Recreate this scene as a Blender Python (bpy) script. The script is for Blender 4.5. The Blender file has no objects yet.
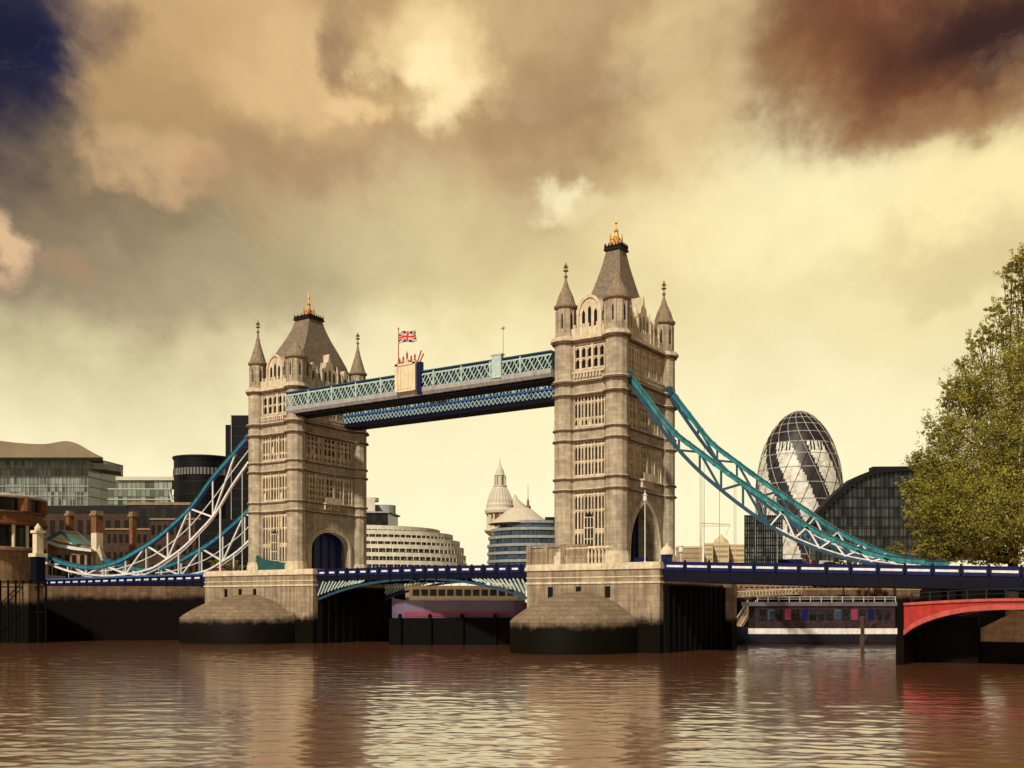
import bpy, bmesh, math, random
from mathutils import Vector, Matrix, noise
random.seed(7)
R = math.radians
S = bpy.context.scene
COL = S.collection

# ------------------------------------------------------------------ camera, sky, sun, exposure
FPX, HOR, CZ = 1029.0, 605.0, 7.0
RT = Vector((.835, .55, 0)).normalized()
FW = Vector((-.55, .835, 0)).normalized()
CAM = Vector((72.05, -138.1, CZ))
cd = bpy.data.cameras.new('camera'); cam = bpy.data.objects.new('camera', cd); COL.objects.link(cam)
cam.location = CAM; cam.rotation_euler = (R(90), 0, math.atan2(.55, .835))
cd.sensor_width = 36; cd.lens = 36 * FPX / 1024; cd.shift_y = (HOR - 384) / 1024
cd.clip_start = .5; cd.clip_end = 8000
S.camera = cam
S.render.engine = 'CYCLES'
S.view_settings.view_transform = 'Standard'; S.view_settings.look = 'None'
S.view_settings.gamma = 1; S.view_settings.exposure = 0
S.view_settings.use_curve_mapping = False

def lin(r, g, b):
    return tuple((c / 255 / 12.92 if c / 255 <= .04045 else ((c / 255 + .055) / 1.055) ** 2.4) for c in (r, g, b)) + (1,)

SUN = (RT * -.42 + FW * -.9).normalized() * math.cos(R(38)) + Vector((0, 0, math.sin(R(38))))
sl = bpy.data.lights.new('sun', 'SUN'); so = bpy.data.objects.new('sun', sl); COL.objects.link(so)
sl.energy = 4.4; sl.angle = R(3); sl.color = (1, .88, .69)
so.rotation_euler = SUN.to_track_quat('Z', 'Y').to_euler(); so.location = (60, -100, 120)

W = bpy.data.worlds.new('World'); S.world = W; W.use_nodes = True
wt = W.node_tree; wt.nodes.clear()
def wn(t, **k):
    n = wt.nodes.new(t)
    for a, b in k.items(): setattr(n, a, b)
    return n
def setin(n, i, v, tree=None):
    tr = tree or wt
    if isinstance(v, bpy.types.NodeSocket): tr.links.new(v, n.inputs[i])
    else: n.inputs[i].default_value = v
def wm(op, a, b=0.0, c=0.0):
    n = wn('ShaderNodeMath', operation=op); setin(n, 0, a); setin(n, 1, b); setin(n, 2, c); return n.outputs[0]
def wv(op, a, b=(0, 0, 0)):
    n = wn('ShaderNodeVectorMath', operation=op); setin(n, 0, a); setin(n, 1, b); return n
def wmix(f, a, b, bt='MIX'):
    n = wn('ShaderNodeMix', data_type='RGBA', blend_type=bt); setin(n, 0, f); setin(n, 6, a); setin(n, 7, b); return n.outputs[2]
tc = wn('ShaderNodeTexCoord')
D = tc.outputs['Generated']
u = wv('DOT_PRODUCT', D, RT).outputs['Value']
v = wn('ShaderNodeSeparateXYZ'); wt.links.new(D, v.inputs[0]); v = v.outputs[2]
uv = wn('ShaderNodeCombineXYZ'); setin(uv, 0, u); setin(uv, 1, v); uv = uv.outputs[0]
def wnoise(vec, sc, det, rough=.55, off=(0, 0, 0), dist=0.0):
    a = wv('ADD', vec, off).outputs[0]
    n = wn('ShaderNodeTexNoise', noise_dimensions='3D'); setin(n, 'Vector', a); setin(n, 'Scale', sc); setin(n, 'Detail', det); setin(n, 'Roughness', rough); setin(n, 'Distortion', dist)
    return n
w1 = wnoise(uv, 3.6, 3, .5, (3.1, 1.7, 0))
wc = wv('SUBTRACT', w1.outputs['Color'], (.5, .5, .5)).outputs[0]
wc = wv('MULTIPLY', wc, (.09, .08, 0)).outputs[0]
w2 = wnoise(uv, 13.0, 11, .60, (5.4, .3, 2))
wc2 = wv('SUBTRACT', w2.outputs['Color'], (.5, .5, .5)).outputs[0]
wc2 = wv('MULTIPLY', wc2, (.15, .12, 0)).outputs[0]
uw = wv('ADD', wv('ADD', uv, wc).outputs[0], wc2).outputs[0]
sep = wn('ShaderNodeSeparateXYZ'); wt.links.new(uw, sep.inputs[0]); vv = sep.outputs[1]
ramp = wn('ShaderNodeValToRGB'); wt.links.new(vv, ramp.inputs[0])
stops = [(0.0, (255, 246, 206)), (.10, (255, 246, 204)), (.20, (250, 238, 190)), (.28, (236, 218, 164)), (.36, (206, 182, 134)), (.46, (184, 148, 104)), (.75, (130, 104, 78))]
el = ramp.color_ramp.elements
while len(el) < len(stops): el.new(.5)
for e, (p, c) in zip(el, stops): e.position = p; e.color = lin(*c)
col = ramp.outputs[0]
def dirpx(px, py):
    return (RT * ((px - 512) / FPX) + FW + Vector((0, 0, (HOR - py) / FPX))).normalized()
# cloud banks: direction (as seen from the river), angular size, colour, density, edge hardness
BL = [(-80, 240, 420, 170, (112, 94, 78), .9, .1), (60, 400, 280, 100, (214, 203, 152), .5, .1), (240, 265, 230, 90, (168, 154, 118), .7, .1), (420, 260, 160, 90, (205, 188, 138), .5, .1),
      (540, 60, 300, 130, (186, 152, 108), .85, .2), (560, 110, 120, 60, (158, 124, 86), .6, .3), (620, 170, 110, 60, (206, 178, 126), .6, .2),
      (190, 90, 250, 140, (182, 146, 100), .9, .3), (60, 180, 170, 80, (112, 94, 74), .7, .1), (300, 160, 120, 60, (158, 126, 92), .6, .2),
      (1000, 190, 330, 115, (248, 230, 170), .92, .3), (770, 190, 150, 110, (252, 237, 184), .92, .35), (690, 70, 85, 120, (232, 204, 148), .85, .3), (740, 20, 60, 60, (226, 196, 140), .6, .2), (650, 215, 100, 60, (244, 224, 168), .6, .2),
      (235, 30, 150, 60, (212, 174, 122), .8, .45), (120, 90, 90, 60, (182, 146, 100), .7, .4), (300, 85, 85, 70, (222, 186, 132), .8, .5), (345, 108, 34, 26, (232, 196, 142), .8, .6), (350, 45, 34, 50, (132, 98, 70), .75, .4),
      (432, 40, 74, 60, (238, 208, 150), .85, .5), (424, 85, 42, 52, (248, 224, 168), .95, .5), (150, 166, 72, 36, (212, 174, 126), .85, .25), (190, 180, 40, 20, (190, 150, 110), .6, .4), (2, 250, 28, 50, (226, 188, 146), .9, .5), (62, 272, 38, 24, (166, 134, 104), .7, .4),
      (550, 183, 42, 28, (252, 238, 190), .9, .4), (590, 200, 50, 22, (240, 220, 168), .7, .3), (530, 5, 90, 30, (206, 174, 126), .6, .3),
      (930, 30, 230, 110, (120, 72, 42), 1.0, .45), (800, 80, 80, 50, (150, 104, 64), .75, .4), (880, 40, 90, 50, (104, 58, 32), .7, .2), (1010, -5, 110, 62, (48, 16, 16), .95, .2), (930, 110, 110, 34, (152, 104, 62), .6, .3),
      (980, 245, 130, 44, (212, 192, 142), .7, .45), (900, 270, 120, 30, (226, 208, 156), .5, .3),
      (-5, 40, 74, 120, (20, 24, 62), 1.0, .2), (-50, 30, 90, 160, (8, 11, 48), 1.0, .2), (50, 0, 60, 40, (52, 44, 62), .6, .1), (90, 20, 50, 34, (112, 84, 70), .5, .3)]
for px, py, rx, ry, c, s, hard in BL:
    d = dirpx(px, py)
    n = wv('SUBTRACT', uw, (d.dot(RT), d.z, 0))
    n = wv('MULTIPLY', n.outputs[0], (FPX / rx * 1.12, FPX / ry * 1.25, 0))
    L = wv('LENGTH', n.outputs[0]).outputs['Value']
    mr = wn('ShaderNodeMapRange', interpolation_type='SMOOTHSTEP')
    setin(mr, 0, L); setin(mr, 1, 1.2); setin(mr, 2, .1 + .38 * hard); setin(mr, 3, 0.0); setin(mr, 4, s)
    col = wmix(mr.outputs[0], col, lin(*c))
# billow modulation, stronger higher up
nz = wnoise(uv, 8.0, 12, .58, (7, 2, 4), .15)
nz2 = wnoise(uv, 3.6, 8, .5, (1, 8, 4))
nzf = wn('ShaderNodeMapRange', interpolation_type='SMOOTHSTEP'); setin(nzf, 0, nz.outputs['Fac']); setin(nzf, 1, .38); setin(nzf, 2, .66); setin(nzf, 3, .36); setin(nzf, 4, .64)
mod = wm('ADD', wm('MULTIPLY', nzf.outputs[0], .36), wm('MULTIPLY', nz2.outputs['Fac'], .5))
amp = wn('ShaderNodeMapRange'); setin(amp, 0, v); setin(amp, 1, .12); setin(amp, 2, .42); setin(amp, 3, .05); setin(amp, 4, .8)
mod = wm('ADD', 1.0, wm('MULTIPLY', wm('SUBTRACT', mod, .42), wm('MULTIPLY', amp.outputs[0], 1.5)))
wsp = wv('MULTIPLY', uw, (5.0, 15.0, 0)).outputs[0]
nz3 = wnoise(wsp, 1.0, 10, .6, (2, 9, 1), 0.0)
wr = wn('ShaderNodeMapRange', interpolation_type='SMOOTHSTEP'); setin(wr, 0, nz3.outputs['Fac']); setin(wr, 1, .5); setin(wr, 2, .74); setin(wr, 3, 0.0); setin(wr, 4, .17)
col = wmix(wm('MULTIPLY', wr.outputs[0], amp.outputs[0]), col, lin(255, 236, 196))
modc = wn('ShaderNodeCombineColor'); [setin(modc, i, mod) for i in range(3)]
col = wmix(1.0, col, modc.outputs[0], 'MULTIPLY')
# sky behind the viewpoint is dimmed to cut fill light and deepen blacks
fd = wv('DOT_PRODUCT', D, FW).outputs['Value']
bk = wn('ShaderNodeMapRange', interpolation_type='SMOOTHSTEP'); setin(bk, 0, fd); setin(bk, 1, -.35); setin(bk, 2, .45); setin(bk, 3, .34); setin(bk, 4, 1.0)
bg = wn('ShaderNodeBackground'); setin(bg, 0, col); setin(bg, 1, wm('MULTIPLY', bk.outputs[0], 1.0))
sky = wn('ShaderNodeTexSky', sky_type='NISHITA'); sky.sun_disc = False; sky.sun_elevation = R(38); sky.sun_rotation = math.atan2(SUN.x, SUN.y); sky.dust_density = 4
sk = wmix(1.0, sky.outputs[0], (1, .72, .42, 1), 'MULTIPLY')
bg2 = wn('ShaderNodeBackground'); setin(bg2, 0, sk); setin(bg2, 1, .01)
ad = wn('ShaderNodeAddShader'); setin(ad, 0, bg.outputs[0]); setin(ad, 1, bg2.outputs[0])
wo = wn('ShaderNodeOutputWorld'); setin(wo, 0, ad.outputs[0])

# ------------------------------------------------------------------ helpers
def at(px, py, d):
    """world point seen in direction (px, py) at depth d"""
    return CAM + RT * ((px - 512) / FPX * d) + FW * d + Vector((0, 0, (HOR - py) / FPX * d))
def XZ(px, py, Y):
    """X and Z of the point on the vertical plane Y"""
    k = (px - 512) / FPX
    den = RT.x - k * FW.x
    # (CAM + s) : s.RT = k s.FW
    dY = Y - CAM.y
    X = CAM.x + (k * FW.y * dY - RT.y * dY) / (RT.x - k * FW.x)
    d = (X - CAM.x) * FW.x + dY * FW.y
    return X, CZ + (HOR - py) / FPX * d

class MB:
    def __init__(s): s.v = []; s.f = []; s.mi = []; s.cur = 0
    def add(s, vs, fs):
        n = len(s.v); s.v += [tuple(p) for p in vs]; s.f += [tuple(i + n for i in f) for f in fs]; s.mi += [s.cur] * len(fs); return s
    def box(s, x0, x1, y0, y1, z0, z1):
        if x0 > x1: x0, x1 = x1, x0
        if y0 > y1: y0, y1 = y1, y0
        return s.add([(x0, y0, z0), (x1, y0, z0), (x1, y1, z0), (x0, y1, z0), (x0, y0, z1), (x1, y0, z1), (x1, y1, z1), (x0, y1, z1)],
                     [(0, 3, 2, 1), (4, 5, 6, 7), (0, 1, 5, 4), (1, 2, 6, 5), (2, 3, 7, 6), (3, 0, 4, 7)])
    def cbox(s, c, sx, sy, sz): return s.box(c[0] - sx / 2, c[0] + sx / 2, c[1] - sy / 2, c[1] + sy / 2, c[2], c[2] + sz)
    def beam(s, p, q, w, h=None, side=None):
        p = Vector(p); q = Vector(q); h = h or w; d = (q - p)
        if d.length < 1e-6: return s
        d.normalize(); a = side or (Vector((0, 0, 1)) if abs(d.z) < .95 else Vector((0, 1, 0)))
        r = d.cross(a).normalized() * w / 2; t = r.cross(d).normalized() * h / 2
        return s.add([p - r - t, p + r - t, p + r + t, p - r + t, q - r - t, q + r - t, q + r + t, q - r + t],
                     [(0, 3, 2, 1), (4, 5, 6, 7), (0, 1, 5, 4), (1, 2, 6, 5), (2, 3, 7, 6), (3, 0, 4, 7)])
    def prism(s, pts, f0, f1):
        """pts: 2D outline, f0/f1 map (a, b) to 3D"""
        n = len(pts); return s.add([f0(*p) for p in pts] + [f1(*p) for p in pts],
              [tuple(range(n - 1, -1, -1)), tuple(range(n, 2 * n))] + [(i, (i + 1) % n, n + (i + 1) % n, n + i) for i in range(n)])
    def pz(s, pts, z0, z1): return s.prism(pts, lambda a, b: (a, b, z0), lambda a, b: (a, b, z1))
    def px(s, pts, x0, x1): return s.prism(pts, lambda a, b: (x0, a, b), lambda a, b: (x1, a, b))
    def py(s, pts, y0, y1): return s.prism(pts, lambda a, b: (a, y0, b), lambda a, b: (a, y1, b))
    def lathe(s, cx, cy, prof, n=12, sx=1, sy=1, a0=0.0):
        base = len(s.v); vs = []; fs = []; k = len(prof)
        for r, z in prof:
            for i in range(n):
                a = a0 + 2 * math.pi * i / n; vs.append((cx + math.cos(a) * r * sx, cy + math.sin(a) * r * sy, z))
        for j in range(k - 1):
            for i in range(n): fs.append((j * n + i, j * n + (i + 1) % n, (j + 1) * n + (i + 1) % n, (j + 1) * n + i))
        fs.append(tuple(range(n - 1, -1, -1))); fs.append(tuple((k - 1) * n + i for i in range(n)))
        return s.add(vs, fs)
    def tube(s, path, r, n=6):
        path = [Vector(p) for p in path]; vs = []; fs = []
        rr = r if isinstance(r, (list, tuple)) else [r] * len(path)
        for j, p in enumerate(path):
            d = (path[min(j + 1, len(path) - 1)] - path[max(j - 1, 0)]).normalized()
            a = Vector((0, 0, 1)) if abs(d.z) < .9 else Vector((1, 0, 0))
            x = d.cross(a).normalized(); y = x.cross(d)
            for i in range(n):
                t = 2 * math.pi * i / n; vs.append(p + x * math.cos(t) * rr[j] + y * math.sin(t) * rr[j])
        for j in range(len(path) - 1):
            for i in range(n): fs.append((j * n + i, j * n + (i + 1) % n, (j + 1) * n + (i + 1) % n, (j + 1) * n + i))
        fs.append(tuple(range(n - 1, -1, -1))); fs.append(tuple((len(path) - 1) * n + i for i in range(n)))
        return s.add(vs, fs)
    def build(s, name, mats, parent=None, smooth=False, recalc=True):
        if not isinstance(mats, (list, tuple)): mats = [mats]
        org = Vector(parent['_org']) if parent is not None else Vector((0, 0, 0))
        me = bpy.data.meshes.new(name)
        me.from_pydata([tuple(Vector(p) - org) for p in s.v], [], s.f)
        for m in mats: me.materials.append(m)
        me.polygons.foreach_set('material_index', s.mi)
        if recalc:
            b = bmesh.new(); b.from_mesh(me); bmesh.ops.recalc_face_normals(b, faces=b.faces); b.to_mesh(me); b.free()
        if smooth: me.polygons.foreach_set('use_smooth', [True] * len(me.polygons))
        o = bpy.data.objects.new(name, me); COL.objects.link(o)
        if parent is not None: o.parent = parent
        o['_org'] = tuple(org)
        return o

def tag(o, label=None, cat=None, group=None, kind=None):
    if label: o['label'] = label
    if cat: o['category'] = cat
    if group: o['group'] = group
    if kind: o['kind'] = kind
    return o
def thing(name, label, cat, loc=(0, 0, 0), group=None):
    o = bpy.data.objects.new(name, None); COL.objects.link(o); o.location = loc; o['_org'] = tuple(loc); o.empty_display_size = .5
    return tag(o, label, cat, group)
def copy_tree(o, parent=None):
    c = o.copy(); COL.objects.link(c)
    if parent is not None: c.parent = parent
    for ch in [x for x in KIDS.get(o.name, [])]: copy_tree(ch, c)
    return c
KIDS = {}
def index_kids(o):
    KIDS[o.name] = list(o.children)
    for c in o.children: index_kids(c)

# ------------------------------------------------------------------ materials
def mat(name, base, rough=.8, metal=0.0, var=.0, vscale=1.0, bump=0.0, bscale=8.0, spec=.3, extra=None, coord='Object', streak=0.0):
    m = bpy.data.materials.new(name); m.use_nodes = True; t = m.node_tree; p = t.nodes['Principled BSDF']
    base = tuple(base)[:3] + (1,)
    p.inputs['Base Color'].default_value = base; p.inputs['Roughness'].default_value = rough; p.inputs['Metallic'].default_value = metal
    p.inputs['Specular IOR Level'].default_value = spec
    def N(ty, **k):
        n = t.nodes.new(ty)
        for a, b in k.items(): setattr(n, a, b)
        return n
    def I(n, i, v):
        if isinstance(v, bpy.types.NodeSocket): t.links.new(v, n.inputs[i])
        else: n.inputs[i].default_value = v
    geo = N('ShaderNodeNewGeometry'); pos = geo.outputs['Position']
    c = None
    if var or streak:
        n = N('ShaderNodeTexNoise'); I(n, 'Vector', pos); I(n, 'Scale', vscale); I(n, 'Detail', 8); I(n, 'Roughness', .65)
        r = N('ShaderNodeMapRange'); I(r, 0, n.outputs['Fac']); I(r, 1, .3); I(r, 2, .7); I(r, 3, 1 - var); I(r, 4, 1 + var)
        val = r.outputs[0]
        if streak:
            mp = N('ShaderNodeMapping'); I(mp, 0, pos); mp.inputs['Scale'].default_value = (1.6, 1.6, .12)
            n2 = N('ShaderNodeTexNoise'); I(n2, 'Vector', mp.outputs[0]); I(n2, 'Scale', 1.0); I(n2, 'Detail', 6); I(n2, 'Roughness', .6)
            r2 = N('ShaderNodeMapRange'); I(r2, 0, n2.outputs['Fac']); I(r2, 1, .35); I(r2, 2, .62); I(r2, 3, 1 - streak); I(r2, 4, 1.0)
            mm = N('ShaderNodeMath', operation='MULTIPLY'); I(mm, 0, val); I(mm, 1, r2.outputs[0]); val = mm.outputs[0]
        cc = N('ShaderNodeCombineColor'); [I(cc, i, val) for i in range(3)]
        mx = N('ShaderNodeMix', data_type='RGBA', blend_type='MULTIPLY'); I(mx, 0, 1.0); I(mx, 6, base); I(mx, 7, cc.outputs[0])
        c = mx.outputs[2]; I(p, 'Base Color', c)
    h = None
    if bump:
        n3 = N('ShaderNodeTexNoise'); I(n3, 'Vector', pos); I(n3, 'Scale', bscale); I(n3, 'Detail', 6)
        b = N('ShaderNodeBump'); I(b, 'Strength', bump); I(b, 'Distance', .1); I(b, 'Height', n3.outputs['Fac']); I(p, 'Normal', b.outputs[0])
    if extra: extra(m, t, p, N, I, pos, c if c is not None else base)
    return m

def blocks(scale_w, scale_h, mortar, amt, tide=None, tidecol=(.004, .0035, .002, 1)):
    """ashlar joints in world metres (two planes mixed through x+y), optional tide line"""
    def ex(m, t, p, N, I, pos, c):
        s = N('ShaderNodeSeparateXYZ'); I(s, 0, pos)
        a = N('ShaderNodeMath', operation='ADD'); I(a, 0, s.outputs[0]); I(a, 1, s.outputs[1])
        k = N('ShaderNodeCombineXYZ'); I(k, 0, a.outputs[0]); I(k, 1, s.outputs[2])
        br = N('ShaderNodeTexBrick'); I(br, 'Vector', k.outputs[0]); I(br, 'Scale', 1.0); I(br, 'Mortar Size', mortar); I(br, 'Mortar Smooth', .3)
        I(br, 'Brick Width', scale_w); I(br, 'Row Height', scale_h); I(br, 'Color1', (1, 1, 1, 1)); I(br, 'Color2', (.74, .71, .68, 1)); I(br, 'Mortar', (amt, amt, amt, 1))
        mx = N('ShaderNodeMix', data_type='RGBA', blend_type='MULTIPLY'); I(mx, 0, 1.0); I(mx, 6, c); I(mx, 7, br.outputs['Color'])
        o = mx.outputs[2]
        if tide is not None:
            n = N('ShaderNodeTexNoise'); I(n, 'Vector', pos); I(n, 'Scale', .5); I(n, 'Detail', 8); I(n, 'Roughness', .65)
            q = N('ShaderNodeMath', operation='MULTIPLY_ADD'); I(q, 0, n.outputs['Fac']); I(q, 1, 2.4); I(q, 2, -1.2)
            z = N('ShaderNodeMath', operation='ADD'); I(z, 0, s.outputs[2]); I(z, 1, q.outputs[0])
            r = N('ShaderNodeMapRange', interpolation_type='SMOOTHSTEP'); I(r, 0, z.outputs[0]); I(r, 1, tide - .9); I(r, 2, tide + .8)
            w = N('ShaderNodeMix', data_type='RGBA'); I(w, 0, r.outputs[0]); I(w, 6, tidecol); I(w, 7, o); o = w.outputs[2]
            rr = N('ShaderNodeMapRange'); I(rr, 0, r.outputs[0]); I(rr, 3, .62); I(rr, 4, .9); I(p, 'Roughness', rr.outputs[0]); p.inputs['Specular IOR Level'].default_value = .04
        I(p, 'Base Color', o)
    return ex

M = {}
M['stone'] = mat('tower_stone', (.44, .385, .295), .9, var=.3, vscale=.5, bump=.35, bscale=5, extra=blocks(1.5, .6, .03, .68), streak=.28)
M['trim'] = mat('portland_trim', (.60, .52, .385), .85, var=.22, vscale=1.3, bump=.3, bscale=6, streak=.3)
M['pier'] = mat('pier_granite', (.35, .285, .21), .9, var=.22, vscale=.5, bump=.4, bscale=3, extra=blocks(2.4, .95, .03, .6, tide=4.9), streak=.45)
M['nose'] = mat('cutwater_granite', (.27, .21, .15), .8, var=.12, vscale=.6, bump=.12, bscale=3, extra=blocks(1.9, .62, .05, .55, tide=4.4), streak=.25)
M['quay'] = mat('quay_stone', (.20, .145, .09), .9, var=.35, vscale=.4, bump=.4, bscale=2, extra=blocks(2.2, .8, .03, .55, tide=7.8), streak=.4)
M['black'] = mat('tar_and_shade_black', (.003, .003, .003), .85, var=.4, vscale=2, spec=.08)  # tarred timber; also paints the shade on the pier sides
M['slate'] = mat('roof_slate', (.21, .17, .125), .75, var=.25, vscale=1.5, bump=.3, bscale=6, extra=blocks(.5, .32, .03, .55))
M['lead'] = mat('lead_spire', (.27, .215, .15), .75, var=.3, vscale=2, bump=.3, extra=blocks(.45, .4, .03, .6))
M['dark'] = mat('window_dark', (.006, .005, .005), .3, spec=.3)
M['darkmetal'] = mat('dark_ironwork', (.006, .006, .007), .6, spec=.2)
M['gold'] = mat('gilt', (.62, .30, .08), .5, metal=.5, var=.6, vscale=4)
M['finial'] = mat('weathered_gilt', (.22, .12, .08), .5, metal=.3)
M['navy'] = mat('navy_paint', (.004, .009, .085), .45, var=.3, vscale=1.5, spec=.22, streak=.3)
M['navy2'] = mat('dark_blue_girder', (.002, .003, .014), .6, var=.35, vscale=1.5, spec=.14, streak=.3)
M['bluerail'] = mat('bright_blue_rail', (.02, .09, .30), .4, spec=.4)
M['teal'] = mat('teal_paint', (.025, .22, .25), .38, var=.4, vscale=1.1, spec=.4, streak=.5)
M['tealdark'] = mat('petrol_blue_paint', (.010, .055, .11), .38, var=.25, vscale=.8, spec=.5, streak=.25)
M['tealpale'] = mat('pale_teal_paint', (.38, .50, .50), .5, var=.25, vscale=2)
M['white'] = mat('white_paint', (.72, .73, .74), .5, var=.15, vscale=2, streak=.25)
M['cream'] = mat('cream_render', (.66, .57, .40), .8, var=.15, vscale=.4, streak=.15)
M['greysoffit'] = mat('grey_girder_paint', (.33, .35, .36), .55, var=.2, vscale=1, streak=.3)
M['glasspale'] = mat('walkway_glazing', (.012, .045, .055), .3, spec=.3)
M['brick'] = mat('orange_brick', (.26, .115, .05), .9, var=.3, vscale=1, extra=blocks(.45, .16, .02, .7), streak=.3)
M['brickred'] = mat('brown_brick', (.065, .036, .024), .9, var=.3, vscale=1, streak=.3)
M['tan'] = mat('tan_stone', (.34, .235, .14), .9, var=.2, vscale=1, bump=.2, extra=blocks(1.2, .5, .02, .75), streak=.3)
M['red'] = mat('red_paint', (.36, .02, .016), .55, var=.25, vscale=1.2, streak=.3)
M['redpale'] = mat('pale_red_paint', (.40, .07, .06), .5, var=.25, vscale=1.5, streak=.25)
M['palestone'] = mat('pale_terrace_stone', (.74, .70, .58), .75, var=.15, vscale=.3, streak=.2)
M['shadeline'] = mat('shade_line_moulding', (.11, .082, .058), .9, var=.3, vscale=1.2, streak=.3)  # dark tone paints the shadow lines of the string courses
M['asphalt'] = mat('asphalt', (.05, .05, .05), .9)
M['bark'] = mat('bark', (.035, .022, .014), .95, var=.3, vscale=3, bump=.5)
M['purple'] = mat('purple_hull', (.12, .09, .16), .4, var=.15, vscale=.3)
M['greyhull'] = mat('grey_hull', (.10, .095, .10), .45, var=.2, vscale=.5)
M['magenta'] = mat('magenta_stripe', (.22, .03, .07), .5)
M['pale_roof'] = mat('pale_roof', (.55, .51, .42), .6, var=.1, vscale=.3)
M['skin'] = mat('skin', (.42, .24, .16), .6)
M['tyre'] = mat('tyre', (.01, .01, .01), .9)
M['teal_sheet'] = mat('teal_hoarding', (.01, .065, .07), .6, var=.3, vscale=1)

def glassm(name, base, rough=.12, pw=1.5, ph=3.2, jw=.06, dark=.25, var=.5, metal=.0, spec=.7):
    """curtain wall: small panes whose tint varies pane by pane"""
    def ex(m, t, p, N, I, pos, c):
        s = N('ShaderNodeSeparateXYZ'); I(s, 0, pos)
        a = N('ShaderNodeMath', operation='MULTIPLY_ADD'); I(a, 0, s.outputs[0]); I(a, 1, RT.x)
        b = N('ShaderNodeMath', operation='MULTIPLY'); I(b, 0, s.outputs[1]); I(b, 1, RT.y); I(a, 2, b.outputs[0])
        k = N('ShaderNodeCombineXYZ'); I(k, 0, a.outputs[0]); I(k, 1, s.outputs[2])
        br = N('ShaderNodeTexBrick', offset=0.0); I(br, 'Vector', k.outputs[0]); I(br, 'Scale', 1.0); I(br, 'Mortar Size', jw); I(br, 'Brick Width', pw); I(br, 'Row Height', ph)
        I(br, 'Color1', (1 + var, 1 + var, 1 + var, 1)); I(br, 'Color2', (1 - var, 1 - var, 1 - var, 1)); I(br, 'Mortar', (dark, dark, dark, 1))
        mx = N('ShaderNodeMix', data_type='RGBA', blend_type='MULTIPLY'); I(mx, 0, 1.0); I(mx, 6, c); I(mx, 7, br.outputs['Color']); I(p, 'Base Color', mx.outputs[2])
    return mat(name, base, rough, spec=spec, var=.25, vscale=.08, extra=ex, metal=metal)
M['gl_green'] = glassm('green_grey_glass', (.15, .18, .15), .18, 1.6, 3.0, .12, .4, .8)
M['gl_dark'] = glassm('dark_glass', (.014, .015, .017), .25, 1.6, 2.6, .1, .5, .6, spec=.35)
M['gl_black'] = glassm('black_glass', (.0035, .0035, .0045), .45, 2.2, 3.2, .08, 2.0, .5, spec=.12)
M['gl_blue'] = glassm('blue_grey_glass', (.035, .055, .085), .2, 1.3, 3.0, .12, 1.6, .5)
M['gl_arch'] = glassm('smoky_arched_glass', (.035, .042, .04), .22, 2.2, 3.6, .18, .35, .8)
M['bandwin'] = glassm('ribbon_window', (.03, .03, .032), .2, 1.1, 40, .22, 6.0, .3)
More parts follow.
